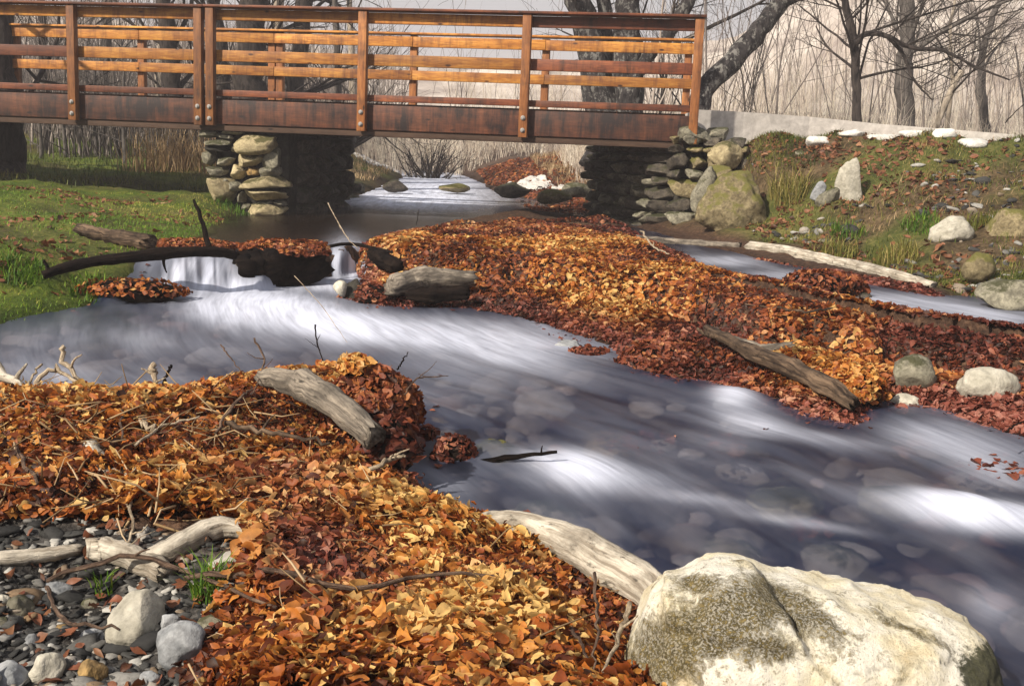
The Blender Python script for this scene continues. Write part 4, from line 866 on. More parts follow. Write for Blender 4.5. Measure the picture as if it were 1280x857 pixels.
# ------------------------------------------------------------------ fallen leaves
def leaves(name, P, N, size, zone, rnd, nst=5, spread=.6, mat='leaf', curl=1.0, head=None, kind='stuff', label=None, cat=None, lobed=.14):
    """P base points, N surface normals; one curled leaf each"""
    n = len(P); L = size * np.clip(rng.normal(1.0, .28, n), .4, 1.7)
    ts = np.linspace(0, 1, nst); wd0 = np.sin(np.pi * ts ** .85) ** .8; wd0[0] = .04; wd0[-1] = .03
    asp = rng.uniform(.17, .40, n); lob = (rng.random(n) < lobed)
    ph = rng.uniform(0, 6.28, (n, 1)); mod = 1 + np.where(lob[:, None], .42 * np.sin(ts[None] * 17 + ph), .1 * np.sin(ts[None] * 9 + ph))
    wid = wd0[None] * asp[:, None] * mod
    c1 = rng.normal(.28, .45, n) * curl; c2 = rng.normal(.0, .45, n) * curl; tw = rng.normal(0, .5, n) * curl
    x = (ts - .5)[None, :, None] * np.ones((n, 1, 3)); s = np.array([-1, 0, 1.0])[None, None, :]
    y = s * wid[:, :, None] * .95 + (c2 * .12)[:, None, None] * (x * 2) ** 2
    z = c1[:, None, None] * (np.abs(s) * wid[:, :, None]) * .8 + (c2[:, None, None]) * (x ** 2) * .9 + tw[:, None, None] * x * y + rng.normal(0, .035, (n, nst, 3)) * curl
    V = np.stack([x, y, z], -1) * L[:, None, None, None]
    nn = N + rng.normal(0, spread, (n, 3)) * np.array([1, 1, .5]); nn /= np.linalg.norm(nn, axis=1, keepdims=True)
    h = rng.uniform(0, 2 * np.pi, n) if head is None else rng.normal(head, .8, n) + np.pi * (rng.random(n) < .5)
    hx = np.c_[np.cos(h), np.sin(h), np.zeros(n)]; hx -= (hx * nn).sum(1, keepdims=True) * nn; hx /= np.linalg.norm(hx, axis=1, keepdims=True); hy = np.cross(nn, hx)
    V = V[..., 0:1] * hx[:, None, None] + V[..., 1:2] * hy[:, None, None] + V[..., 2:3] * nn[:, None, None] + P[:, None, None]
    k = nst * 3; b = np.array([[i * 3 + j, (i + 1) * 3 + j, (i + 1) * 3 + j + 1, i * 3 + j + 1] for i in range(nst - 1) for j in (0, 1)])
    Fq = (b[None] + (np.arange(n) * k)[:, None, None]).reshape(-1, 4)
    vein = np.tile(np.tile([0, 1.0, 0], nst), n)
    c = P.mean(0); me = np_mesh(name, V.reshape(-1, 3) - c, Fq, {'rnd': np.repeat(np.clip(rnd, 0, 1), k), 'zone': np.repeat(np.clip(zone, 0, 1), k), 'vein': vein})
    o = link_mesh(name, me, MT[mat], None, c); return tag(o, label, cat, None, kind)
def normals(x, y, e=.03):
    z0 = gz_at(x, y); zx = gz_at(x + e, y); zy = gz_at(x, y + e)
    n = np.c_[-(zx - z0) / e, -(zy - z0) / e, np.ones(len(x))]; n = np.clip(n, -1.5, 1.5); return n / np.linalg.norm(n, axis=1, keepdims=True), z0
def scatter(poly, n, dens=None, pad=0.0):
    lo, hi = poly.min(0) - pad, poly.max(0) + pad; got = []; c = 0
    while c < n:
        p = rng.uniform(lo, hi, (n * 2, 2)); p = p[sdist(poly, p) < pad]
        if dens is not None: p = p[rng.random(len(p)) < dens(p)]
        got.append(p); c += len(p)
        if len(got) > 40: break
    return np.vstack(got)[:n]
FG = np.vstack([PX([(-120, 512), (0, 508), (90, 506), (190, 503), (260, 492), (330, 480), (400, 462)], -.05), PX([(432, 440), (470, 450), (500, 500), (522, 540)], .02), PX([(505, 580), (480, 595), (520, 620), (560, 650), (600, 662), (660, 684), (720, 702), (800, 742), (830, 800), (900, 1000)], -.2),
                PX([(240, 1000), (235, 830), (262, 790), (300, 750), (310, 700), (250, 690), (110, 690), (0, 684), (-150, 684)], -.2)])
FG = np.vstack([PX([(-160, 470), (60, 470), (200, 470), (300, 440), (400, 430), (520, 430), (560, 560), (640, 620), (760, 680), (850, 740), (850, 800)], -.3), PX([(900, 1000), (240, 1000), (235, 830), (262, 790), (300, 750), (310, 700), (250, 690), (110, 690), (0, 684), (-150, 684)], -.25)])
def dry(p, polys=WPOLY, e=.0): 
    k = np.ones(len(p), bool)
    for q in polys: k &= sdist(q, p) > e
    return k
xy = scatter(FG, 44000, lambda p: dry(p, [LOW], -.03) * 1.0)
gu, gv = proj(np.c_[xy, gz_at(xy[:, 0], xy[:, 1])])
def redzone(u, v): return np.clip(1.1 * np.exp(-(((u - 385) / 60) ** 2 + ((v - 705) / 50) ** 2)) + .9 * np.exp(-(((u - 480) / 60) ** 2 + ((v - 530) / 60) ** 2)) + .7 * np.exp(-(((u - 340) / 90) ** 2 + ((v - 620) / 25) ** 2)), 0, 1)
nn, z0 = normals(xy[:, 0], xy[:, 1])
# drifts: leaves are swept into ridges
dr = fbm(xy * 3.4, 61, 4); hgt = np.clip(.026 + dr * .06, 0, .085)
wd_ = sdist(LOW, xy); lay = rng.random(len(xy)) ** .7
zn = redzone(gu, gv) * .9 + rng.normal(0, .1, len(xy)) + np.where(dr < -.25, .25, 0) + .8 * sstep(.13, .0, wd_)
gold = np.exp(-(((gu - 560) / 170) ** 2 + ((gv - 740) / 80) ** 2)) * .22
rn_ = np.clip(.40 + rng.normal(0, .27, len(xy)) + (lay - .6) * .35 + dr * .30 + gold * 2.0, 0, 1)
hgt = hgt * np.clip(wd_ * 4 + .2, .2, 1); P = np.c_[xy, z0 + .004 + lay * (hgt + .010)]
nst_ = nn + np.c_[fbm(xy * 5, 63, 2), fbm(xy * 5, 65, 2), np.zeros(len(xy))] * .7
leaves('fallen_leaves', P, nst_, .037, zn, rn_, 7, .62, head=.3, curl=1.1)
k_ = rng.permutation(len(xy))[:14000]; leaves('leaf_crumbs', P[k_] + np.c_[rng.normal(0, .02, (len(k_), 2)), rng.uniform(0, .012, len(k_))], nst_[k_], .022, zn[k_], rn_[k_] + rng.normal(0, .2, len(k_)), 5, .8, curl=1.2)
# the mound at the tip and leaf mould clumps
def mound(name, c, rad, h, n, size, zone, rmean, label, seed, nst=5, core='log_dark'):
    """heap of sodden leaves on a stone or root"""
    V, Fc = rock_verts((rad[0] * .93, rad[1] * .93, h * .92), seed, 3, 3, .18)
    root = empty(name, c); tag(root, label, 'leaf heap')
    o = link_mesh('core', np_mesh('core', V, Fc), MT[core], root)
    d = rng.normal(size=(n, 3)); d[:, 2] = np.abs(d[:, 2]) * 1.0 - .12; d /= np.linalg.norm(d, axis=1, keepdims=True)
    rr = 1 + fbm(d * 1.6 + seed * 3.7, seed, 3) * .18
    p = d * rr[:, None] * np.array([rad[0], rad[1], h]); nrm = d / np.array([rad[0], rad[1], h]); nrm /= np.linalg.norm(nrm, axis=1, keepdims=True)
    lv = leaves('leaf_cover', p, nrm, size, np.clip(zone + rng.normal(0, .15, n), 0, 1), np.clip(rmean + rng.normal(0, .2, n) + d[:, 2] * .15, 0, 1), nst, .5, kind='stuff')
    lv.parent = root; return root
c = at(466, 512, 3.85); mound('leaf_mound', (c[0], c[1], c[2] - .02), (.16, .15, .16), .17, 1300, .036, .55, .42, 'dark leaf mound with black hollows at the tip of the foreground bank', 501, 7)
c = at(446, 458, 3.8); mound('leaf_clump', (c[0], c[1], c[2] - .01), (.055, .05, .05), .05, 130, .036, .0, .72, 'golden tan leaf clump crowning the foreground leaf mound', 502, 7)
c = at(492, 555, 3.5); mound('leaf_mound', (c[0], c[1], c[2] - .02), (.09, .1, .1), .11, 200, .04, .8, .2, 'black sodden leaf heap hanging over the water beside the mound', 503)
c = at(568, 570, 3.85); mound('leaf_clump', (c[0], c[1], c[2]), (.075, .07, .075), .075, 260, .028, .9, .3, 'small round clump of dark red leaves standing in the water', 504)
c = at(535, 543, 3.9); mound('leaf_clump', (c[0], c[1], c[2]), (.028, .03, .026), .028, 40, .03, .95, .35, 'tiny red leaf lump between the mound and the round clump', 505)
c = at(1030, 362, 6.75); mound('leaf_mound', (c[0], c[1], c[2]), (.25, .16, .11), .11, 850, .036, .55, .3, 'dark brown leaf mound in the back channel on the right', 506)
c = at(1062, 482, 4.75); mound('leaf_mound', (c[0], c[1], c[2] - .02), (.16, .16, .14), .13, 1000, .036, .0, .62, 'golden orange leaf mound on the near right of the island', 507)
c = at(735, 440, 5.72); mound('leaf_clump', (c[0], c[1], c[2] - .01), (.10, .07, .05), .04, 160, .036, .85, .3, 'dark red leaf clump on the flat grey stone off the island tip', 508)
c = at(828, 448, 5.45); mound('leaf_mound', (c[0], c[1], c[2] - .02), (.21, .15, .10), .10, 760, .036, .75, .42, 'maroon leaf mound at the near left corner of the island', 509)
c = at(356, 314, 7.82); mound('leaf_mound', (c[0], c[1], c[2] + .0), (.32, .15, .09), .08, 1000, .036, .45, .42, 'brown leaves heaped on the black log between the waterfalls', 510)
c = at(245, 306, 8.1); mound('leaf_mound', (c[0], c[1], c[2] - .01), (.33, .16, .06), .05, 850, .036, .5, .45, 'rusty leaf drift behind the wide waterfall', 511)
c = at(164, 350, 6.8); mound('leaf_mound', (c[0], c[1], c[2] - .075), (.33, .15, .08), .08, 380, .036, .15, .42, 'rusty leaf drift at the foot of the black branch on the left bank', 512)
c = at(470, 368, 7.1); mound('leaf_mound', (c[0], c[1], c[2] - .02), (.13, .12, .09), .09, 260, .036, .75, .35, 'dark leaf heap left of the grey flaking log', 513)
# the island
ISL = np.vstack([PX([(462, 296), (560, 276), (640, 266), (700, 262), (790, 276), (812, 290), (850, 312), (900, 338), (1000, 350), (1050, 376), (1110, 388), (1290, 406), (1480, 450)], .0), PXl([(1480, 600), (1280, 540), (1180, 512), (1110, 510), (1060, 528), (960, 500), (890, 486), (845, 474), (790, 448), (700, 408), (640, 394), (590, 386), (470, 384), (440, 330)])])
ISL = np.vstack([PX([(440, 316), (452, 304), (555, 286), (640, 280), (700, 280), (780, 286), (815, 296), (850, 308)], 0.0), np.array([(2.2, 8.6), (3.2, 6.9), (4.4, 5.9), (4.4, 3.9), (2.2, 4.3), (1.2, 4.2), (.2, 5.8), (-1.2, 6.6)])])
xy = scatter(ISL, 82000, lambda p: dry(p, WPOLY, -.04) * np.clip((9.5 / np.maximum(p[:, 1], 3.5)) ** 1.0 * .42, 0, 1))
nn, z0 = normals(xy[:, 0], xy[:, 1]); gu, gv = proj(np.c_[xy, z0]); dr = fbm(xy * 2.0, 67, 4)
wdist = np.full(len(xy), 9.)
for p in (LOW, TRI, UPP): wdist = np.minimum(wdist, sdist(p, xy))
wetz = sstep(.28, .0, wdist) * .9 + .75 * np.exp(-(((gu - 900) / 90) ** 2 + ((gv - 415) / 22) ** 2)) + .7 * np.exp(-(((gu - 1200) / 120) ** 2 + ((gv - 420) / 18) ** 2)) + .7 * np.exp(-(((gu - 1240) / 90) ** 2 + ((gv - 520) / 18) ** 2)) + .5 * sstep(300, 285, gv) + .45 * sstep(950, 1250, gu) + sstep(.0, -.4, dr) * .35
lay = rng.random(len(xy)) ** .7
P = np.c_[xy, np.maximum(z0, wz(xy[:, 0], xy[:, 1]) - .01) + .004 + lay * np.clip(.03 + dr * .05, .01, .08) * np.clip(sdist(TRI, xy) * 1.0 + .1, .1, 1) * np.clip(wdist * 3 + .15, .12, 1) * np.where(gv < 300, .5, 1)]
leaves('fallen_leaves', P, nn + np.c_[fbm(xy * 4, 63, 2), fbm(xy * 4, 65, 2), np.zeros(len(xy))] * .6, .040, wetz + rng.normal(0, .12, len(xy)), .46 + rng.normal(0, .26, len(xy)) + (lay - .6) * .35 + dr * .3, 5, .55, curl=1.1)
def debris(name, poly, n, L, r, lift):
    xy = scatter(poly, n, lambda p: dry(p, [LOW], .02) * 1.0); z = gz_at(xy[:, 0], xy[:, 1]); mb = MB()
    for (x, y), zz in zip(xy, z):
        a = rng.uniform(0, 6.28); l = L * rng.uniform(.5, 1.6); d = np.array([math.cos(a), math.sin(a), rng.normal(.1, .3)]); b = np.array([x, y, zz + lift * rng.uniform(.4, 1.2)]); k = rng.normal(0, l * .09, 3); q = r * rng.uniform(.5, 1.5)
        mb.tube([b, b + d * l * .5 + k, b + d * l], [q, q * .85, q * .4], 4, .1, int(a * 1000), rng.random())
    tag(mb.build(name, MT['straw']), kind='stuff')
LBK = np.vstack([PX([(-60, 480), (260, 480), (340, 500), (420, 560), (300, 640), (-60, 640)], -.12)])
debris('twig_litter', LBK, 300, .12, .0024, .06); debris('twig_litter', FG, 90, .09, .002, .06)
# scattered litter on the banks
BK = np.array([(1.95, 11.3), (2.25, 12.35), (3.2, 12.5), (5.6, 11.7), (9, 10.5), (8, 6.5), (3.9, 6.4), (3.3, 7.0), (2.6, 8.7)])
xy = scatter(BK, 6500, lambda p: np.clip(.45 + fbm(p * 1.6, 69, 3) * .9, .05, 1)); nn, z0 = normals(xy[:, 0], xy[:, 1])
ok = gd_ok = np.ones(len(xy), bool); leaves('leaf_litter', np.c_[xy, z0 + .01], nn, .055, rng.uniform(0, .4, len(xy)), .4 + rng.normal(0, .22, len(xy)), 5, .5, 'leaf2')
LBP = np.array([(-2.4, 6.5), (-2.9, 6.1), (-7, 5), (-8, 13), (-3.7, 13), (-3.0, 11.5), (-2.5, 8.6)])
xy = scatter(LBP, 2200, lambda p: np.clip(.25 + fbm(p * 1.4, 70, 3) * .9, .02, 1)); nn, z0 = normals(xy[:, 0], xy[:, 1]); leaves('leaf_litter', np.c_[xy, z0 + .01], nn, .05, rng.uniform(0, .3, len(xy)), .45 + rng.normal(0, .2, len(xy)), 5, .5, 'leaf2')
UPB = np.array([(.2, 15.0), (1.0, 15.0), (1.6, 19), (1.6, 26), (-1.0, 28), (-.6, 23), (-.1, 20)])
xy = scatter(UPB, 6000); nn, z0 = normals(xy[:, 0], xy[:, 1]); leaves('leaf_litter', np.c_[xy, np.maximum(z0, .02) + .01], nn, .07, rng.uniform(.2, .8, len(xy)), .5 + rng.normal(0, .2, len(xy)), 5, .5, 'leaf')
SH = PX([(-100, 690), (290, 690), (290, 880), (-100, 880)], -.26); xy = scatter(SH, 160); nn, z0 = normals(xy[:, 0], xy[:, 1]); leaves('leaf_litter', np.c_[xy, z0 + .012], nn, .034, rng.uniform(.0, .6, len(xy)), .4 + rng.normal(0, .2, len(xy)), 7, .5, 'leaf2')
# strays floating at the waterline, and the ground just outside the picture
xy = rng.uniform((-2.4, 2.2), (3.2, 7.2), (60000, 2)); dd = sdist(LOW, xy); xy = xy[(dd < -.005) & (rng.random(len(xy)) < .30 * np.exp(dd / .045))][:900]
leaves('stray_leaves', np.c_[xy, wz(xy[:, 0], xy[:, 1]) + .006], np.tile([0, 0, 1.0], (len(xy), 1)), .036, np.full(len(xy), .85), .4 + rng.normal(0, .2, len(xy)), 5, .18, curl=.6)
OUT = np.array([(-1.0, 1.2), (-1.9, 3.2), (-2.6, 4.0), (-5, 4.2), (-6, 1)]); xy = scatter(OUT, 5000, lambda p: dry(p, [LOW, FG], .02) * 1.0); nn, z0 = normals(xy[:, 0], xy[:, 1]); leaves('leaf_litter', np.c_[xy, z0 + .012], nn, .055, rng.uniform(0, .6, len(xy)), .4 + rng.normal(0, .22, len(xy)), 5, .5)
OUT2 = np.array([(1.9, 4.6), (4.6, 6.0), (7, 6), (7, 2.5), (3.4, 2.8)]); xy = scatter(OUT2, 5000, lambda p: dry(p, [LOW, TRI, ISL], .02) * 1.0); nn, z0 = normals(xy[:, 0], xy[:, 1]); leaves('leaf_litter', np.c_[xy, z0 + .012], nn, .055, rng.uniform(0, .8, len(xy)), .4 + rng.normal(0, .22, len(xy)), 5, .5)
# wet leaves dragged under the water's edge
SUB = [(800, 545, 45, 12, 40), (900, 548, 40, 10, 30), (1240, 575, 60, 12, 40), (720, 420, 60, 10, 60), (450, 400, 40, 8, 30), (1010, 640, 25, 12, 20)]
pp_ = []
for u, v, a, b, k in SUB:
    for _ in range(k): pp_.append(W(u + rng.normal(0, a * .5), v + rng.normal(0, b * .5), -.29 if v > 480 else -.23))
pp_ = np.array(pp_); pp_[:, 2] = wz(pp_[:, 0], pp_[:, 1]) - .012
leaves('sunken_leaves', pp_, np.tile([0, 0, 1.0], (len(pp_), 1)), .05, np.full(len(pp_), .9), .5 + rng.normal(0, .2, len(pp_)), 5, .15)

xy = scatter(BK, 1100, lambda p: np.clip(.3 + fbm(p * 1.2, 93, 3), .03, 1)); zz = gz_at(xy[:, 0], xy[:, 1]); Vs, Fs_, n0 = [], [], 0
for i in range(len(xy)):
    sz = rng.uniform(.012, .035) * (2 if rng.random() < .08 else 1); sc = np.array([sz * rng.uniform(1, 2), sz, sz * rng.uniform(.3, .7)]); v = b0 * (1 + vnoise(b0 * 1.5 + i * 3.1, 3) * .35)[:, None] * sc
    M_ = np.array(Euler((rng.normal(0, .35), rng.normal(0, .35), rng.uniform(0, 6.3))).to_matrix()); Vs.append(v @ M_.T + [xy[i, 0], xy[i, 1], zz[i] + sz * .15]); Fs_.append(f0 + n0); n0 += len(b0)
tag(link_mesh('bank_rubble', np_mesh('bank_rubble', np.vstack(Vs), np.vstack(Fs_), {'rnd': np.repeat(rng.random(len(xy)), len(b0))}), MT['shingle']), kind='stuff')
# ------------------------------------------------------------------ grass
def blades(name, xy, h, w, mat, rnd, lean=.5, label=None, cat=None, kind='stuff', droop=.5, z=None, parent=None):
    n = len(xy); z0 = gz_at(xy[:, 0], xy[:, 1]) if z is None else z
    a = rng.uniform(0, 6.28, n); d = np.c_[np.cos(a), np.sin(a), np.zeros(n)]; s = np.c_[-d[:, 1], d[:, 0], np.zeros(n)]
    H = h * rng.uniform(.5, 1.3, n); ln = np.abs(rng.normal(lean, .25, n)); B = np.c_[xy, z0 - .005]
    V = []
    for t_, ww in ((0, 1.0), (.45, .8), (.8, .5), (1.0, .06)):
        c = B + np.array([0, 0, 1.0]) * (H * (t_ - droop * ln * t_ ** 2.2 * .6))[:, None] + d * (H * ln * t_ ** 1.7)[:, None]
        V += [c - s * w * ww / 2, c + s * w * ww / 2]
    V = np.stack(V, 1); b = np.array([[0, 1, 3, 2], [2, 3, 5, 4], [4, 5, 7, 6]])
    Fq = (b[None] + (np.arange(n) * 8)[:, None, None]).reshape(-1, 4); c0 = B.mean(0)
    o = link_mesh(name, np_mesh(name, V.reshape(-1, 3) - c0, Fq, {'rnd': np.repeat(np.clip(rnd, 0, 1), 8)}), MT[mat], parent, c0); return tag(o, label, cat, None, kind)
GL = np.array([(-2.30, 6.55), (-2.75, 6.0), (-5, 5.2), (-9, 6), (-9, 13.6), (-3.75, 13.2), (-3.0, 12.4), (-2.9, 11.0), (-2.55, 9.0), (-2.3, 8.0), (-2.6, 7.2)])
def gdens(p): return np.clip(.55 + fbm(p * .9, 81, 4) * .8, .06, 1) * np.clip(8.5 / p[:, 1], .3, 1)
xy = scatter(GL, 42000, gdens); gn = fbm(xy * 1.1, 83, 3)
blades('grass', xy, .03, .0055, 'grass', .5 + gn * .4 - (xy[:, 1] < 7.3) * .12 + rng.normal(0, .15, len(xy)), .6)
GF = np.array([(-3.9, 14), (-12, 13), (-12, 26), (-4, 27), (-3.4, 22), (-3.4, 17.5)])
xy = scatter(GF, 9000); blades('grass', xy, .12, .012, 'moss_blade', .45 + fbm(xy * .6, 85, 3) * .4 + rng.normal(0, .15, len(xy)), .6)
xy = scatter(BK, 26000, lambda p: np.clip(fbm(p * 1.5, 87, 4) * 1.3 + .38, .03, 1)); blades('grass', xy, .06, .006, 'moss_blade', .42 + fbm(xy * 1.3, 89, 3) * .35 + rng.normal(0, .16, len(xy)), .7)
xy = scatter(BK, 5000, lambda p: np.clip(fbm(p * 1.1, 88, 4) * 1.5 + .2, .02, 1)); blades('grass', xy, .08, .005, 'straw', .45 + rng.normal(0, .2, len(xy)), .9)
UB = np.array([(1.0, 15.6), (2.6, 18), (2.6, 26), (0.2, 27), (.5, 22), (1.1, 19)]); xy = scatter(UB, 5000); blades('grass', xy, .14, .014, 'straw', .5 + rng.normal(0, .25, len(xy)), .6)
FB = np.array([(-3.2, 17.5), (-2.7, 21), (-2.9, 27), (-5, 30), (-9, 28), (-6, 20), (-4, 17.5)]); xy = scatter(FB, 9000); blades('grass', xy, .10, .014, 'straw', .5 + fbm(xy * .8, 91, 3) * .3 + rng.normal(0, .2, len(xy)), .6)
NB = np.array([(1.95, 11.5), (2.3, 12.45), (3.5, 12.5), (3.2, 11.2)]); xy = scatter(NB, 3800, lambda p: np.clip(.5 + fbm(p * 2.2, 94, 3), .05, 1)); blades('grass', xy, .06, .006, 'moss_blade', .45 + fbm(xy * 2, 95, 2) * .4 + rng.normal(0, .15, len(xy)), .7)
xy = scatter(NB, 500); nn, z0 = normals(xy[:, 0], xy[:, 1]); leaves('leaf_litter', np.c_[xy, z0 + .012], nn, .05, rng.uniform(0, .4, len(xy)), .4 + rng.normal(0, .22, len(xy)), 5, .5, 'leaf2')
def tuft(name, c, n, r, h, w, mat, label, lean=.6, mean=.4):
    a = rng.uniform(0, 6.28, n); q = r * np.sqrt(rng.random(n)); xy = np.c_[c[0] + np.cos(a) * q, c[1] + np.sin(a) * q]
    return blades(name, xy, h, w, mat, mean + rng.normal(0, .2, n), lean, label, 'grass tuft', None)
for (u, v), n, r, h, mt, lb, mean in [((262, 745), 90, .035, .10, 'grass', 'bright green grass tuft in the shingle behind the blocky cobble', .35), ((130, 742), 30, .03, .05, 'grass', 'little green sprig beneath the stubby driftwood', .3), ((1118, 330), 260, .12, .16, 'moss_blade', 'yellow green grass clump drooping over the right waterline', .7), ((1050, 322), 150, .10, .13, 'moss_blade', 'olive grass clump hanging over the long pale log', .65),
        ((985, 250), 220, .10, .26, 'moss_blade', 'long straw grass hanging beside the large mossy boulder', .75), ((1150, 285), 160, .10, .10, 'grass', 'dark green moss tuft beside the pale angular stone', .2), ((1060, 296), 150, .1, .10, 'grass', 'dark green tuft below the standing stone', .2), ((930, 168), 120, .1, .08, 'moss_blade', 'green mossy tuft at the top of the bank by the path edge', .4), ((1225, 280), 140, .1, .12, 'moss_blade', 'grass clump draped on the rounded mossy stone', .5), ((30, 350), 240, .12, .08, 'grass', 'lush green grass clump at the left picture edge', .25), ((110, 366), 140, .12, .06, 'grass', 'green clump at the waterline below the rusty leaf drift', .3), ((290, 262), 160, .14, .10, 'grass', 'dark green clump at the foot of the stone pier', .15)]:
    p = hit(u, v); tuft('grass_tuft', p, n, r * p[1] / 6 if p[1] > 6 else r, h, .005 if p[1] < 5 else .009, mt, lb, .55, mean)
xy = None
p = hit(222, 214); ty_ = 17.0; c = at(222, 222, ty_); n = 420; a = rng.normal(0, .35, (n, 2)); blades('reed_tuft', np.c_[c[0] + a[:, 0], c[1] + a[:, 1] * .6], .75, .016, 'straw', .45 + rng.normal(0, .2, n), .35, 'tan dry reed tuft in the shade left of the stone pier', 'reeds', None, z=np.full(n, c[2]))

# ------------------------------------------------------------------ trees
def grow(mb, p, d, L, r, depth, seed, spread=.55, up=.12, kids=3, nseg=6, wob=.09, minr=.004):
    rr = np.random.default_rng(seed); pts = [np.array(p, float)]; d = np.array(d, float); d /= np.linalg.norm(d)
    dirs = [d.copy()]
    for i in range(nseg):
        d = d + rr.normal(0, wob, 3) + np.array([0, 0, up * .3]); d /= np.linalg.norm(d); pts.append(pts[-1] + d * L / nseg); dirs.append(d.copy())
    rad = np.linspace(r, max(r * .45, minr * .6), nseg + 1)
    mb.tube(pts, rad, 8 if r > .05 else 5 if r > .015 else 3, .06, seed, cap=False)
    if depth <= 0 or r < minr: return pts
    for k in range(kids):
        i = rr.integers(max(1, nseg // 3), nseg + 1); b = dirs[i] + rr.normal(0, spread, 3); b /= np.linalg.norm(b)
        grow(mb, pts[i], b, L * rr.uniform(.45, .75), rad[i] * rr.uniform(.5, .75), depth - 1, seed * 7 + k + 1, spread, up, kids, max(4, nseg - 1), wob * 1.2, minr)
    return pts
def tree(name, base, stems, bark, label, seed, cat='tree', depth=3, kids=4, group=None, spread=.5, limbs=None):
    """stems: list of (path of world points, radii); limbs sprout from their upper parts"""
    root = empty(name, base); tag(root, label, cat, group); B = np.array(base); cr = MB()
    for si, (P, rad) in enumerate(stems):
        if P[0][2] - B[2] < .35: P = [np.array(P[0]) - np.array([0, 0, .5])] + list(P); rad = [rad[0] * 1.15] + list(rad)
        P = curve_pts(P, 24, np.mean(rad) * .12, seed + si) - B; r = np.interp(np.linspace(0, 1, len(P)), np.linspace(0, 1, len(rad)), rad)
        r = r * (1 + fbm(np.c_[np.arange(len(P)) * .4, np.full(len(P), si)], seed, 3) * .08); r[0] *= 1.35; r[1] *= 1.12
        tb = MB(); tb.tube(P, r, 14, .05, seed + si); v = np.array(tb.v); v += (fbm(v * 5 + seed, seed, 3) * np.mean(rad) * .14)[:, None] * np.array([1, 1, .2]); tb.v = [tuple(x) for x in v]
        tb.build('trunk', MT[bark], root); rr = np.random.default_rng(seed + 40 + si)
        nl = limbs if limbs is not None else 7
        for k in range(nl):
            i = rr.integers(int(len(P) * .35), len(P)); t_ = P[min(i + 1, len(P) - 1)] - P[i - 1]; t_ /= np.linalg.norm(t_)
            b = t_ * .6 + rr.normal(0, .7, 3); b[2] = abs(b[2]) * .6 + .15; grow(cr, P[i], b, rr.uniform(.7, 1.4) * (1 + 4 * np.mean(rad)), min(r[i] * .35, .05), depth, seed * 31 + k + si * 100, spread, .1, kids)
    if cr.v: cr.build('crown', MT['bark_grey' if bark == 'bark_grey' else 'bark_dark'], root)
    return root
def up_path(px, Y0, Y1=None): return [at(u, v, Y0 + ((Y1 or Y0) - Y0) * i / (len(px) - 1)) for i, (u, v) in enumerate(px)]
b = at(770, 165, 18.0)
tree('bare_tree', b, [(up_path([(762, 165), (752, 120), (738, 60), (722, 0), (690, -90)], 18), [.30, .26, .22, .19, .14]), (up_path([(775, 165), (765, 100), (757, 40), (752, -20), (760, -110)], 18.3), [.20, .15, .13, .11, .08]), (up_path([(790, 165), (782, 100), (784, 40), (786, -10), (800, -120)], 17.8), [.26, .22, .20, .17, .12]), (up_path([(786, 150), (800, 85), (838, 40), (864, -10), (880, -70)], 17.7), [.14, .12, .115, .11, .08])], 'bark_mott', 'large multi stemmed tree with black mottled trunks behind the right half of the bridge', 11, limbs=4)
b = at(872, 150, 14.6)
tree('leaning_tree', b, [(up_path([(868, 150), (884, 108), (925, 66), (955, 28), (990, -12), (1040, -70)], 14.6, 15.4), [.16, .13, .125, .118, .11, .09])], 'bark_mott', 'leaning tree with a mottled grey trunk bending right beyond the bridge end', 12, limbs=4)
b = at(1070, 152, 14.0)
tree('slender_tree', b, [(up_path([(1071, 152), (1070, 100), (1066, 50), (1056, 0), (1046, -60)], 14), [.062, .055, .05, .045, .035]), (up_path([(1068, 55), (1085, 42), (1110, 46), (1140, 60), (1180, 64), (1220, 84), (1262, 100)], 13.9, 13.5), [.034, .034, .03, .026, .02, .015, .008]), (up_path([(1112, 47), (1130, 70), (1142, 100), (1165, 125)], 13.9, 13.7), [.03, .022, .016, .008])], 'bark_dark', 'slender black tree with a long limb arching to the right above the path', 13, depth=3, kids=4, limbs=20, spread=.6)
b = at(1132, 155, 19.0)
tree('bare_tree', b, [(up_path([(1134, 155), (1130, 100), (1134, 40), (1130, -20), (1126, -120)], 19), [.15, .135, .125, .12, .1])], 'bark_grey', 'straight hazy grey trunk right of the slender black tree', 14, limbs=7)
b = at(1172, 160, 16.0)
tree('sapling', b, [(up_path([(1170, 160), (1186, 120), (1202, 88)], 16), [.05, .045, .04]), (up_path([(1184, 158), (1190, 100), (1188, 40), (1196, -20)], 16.4), [.035, .03, .022, .015])], 'bark_pale', 'pale leaning sapling stump beneath the arching limb on the right', 15, limbs=5)
b = at(1238, 20, 22.0); b = at(1230, 160, 22)
tree('bare_tree', b, [(up_path([(1232, 160), (1225, 90), (1238, 30), (1262, -30)], 22), [.10, .08, .06, .04])], 'bark_grey', 'thin grey tree before the hill in the top right corner', 16, limbs=9)
b = at(10, 222, 15.8)
tree('bare_tree', b, [(up_path([(8, 224), (4, 160), (0, 80), (-8, 0), (-20, -120)], 15.8), [.34, .27, .25, .24, .2])], 'bark_dark', 'broad black trunk at the left edge seen under and behind the bridge', 17, limbs=4)
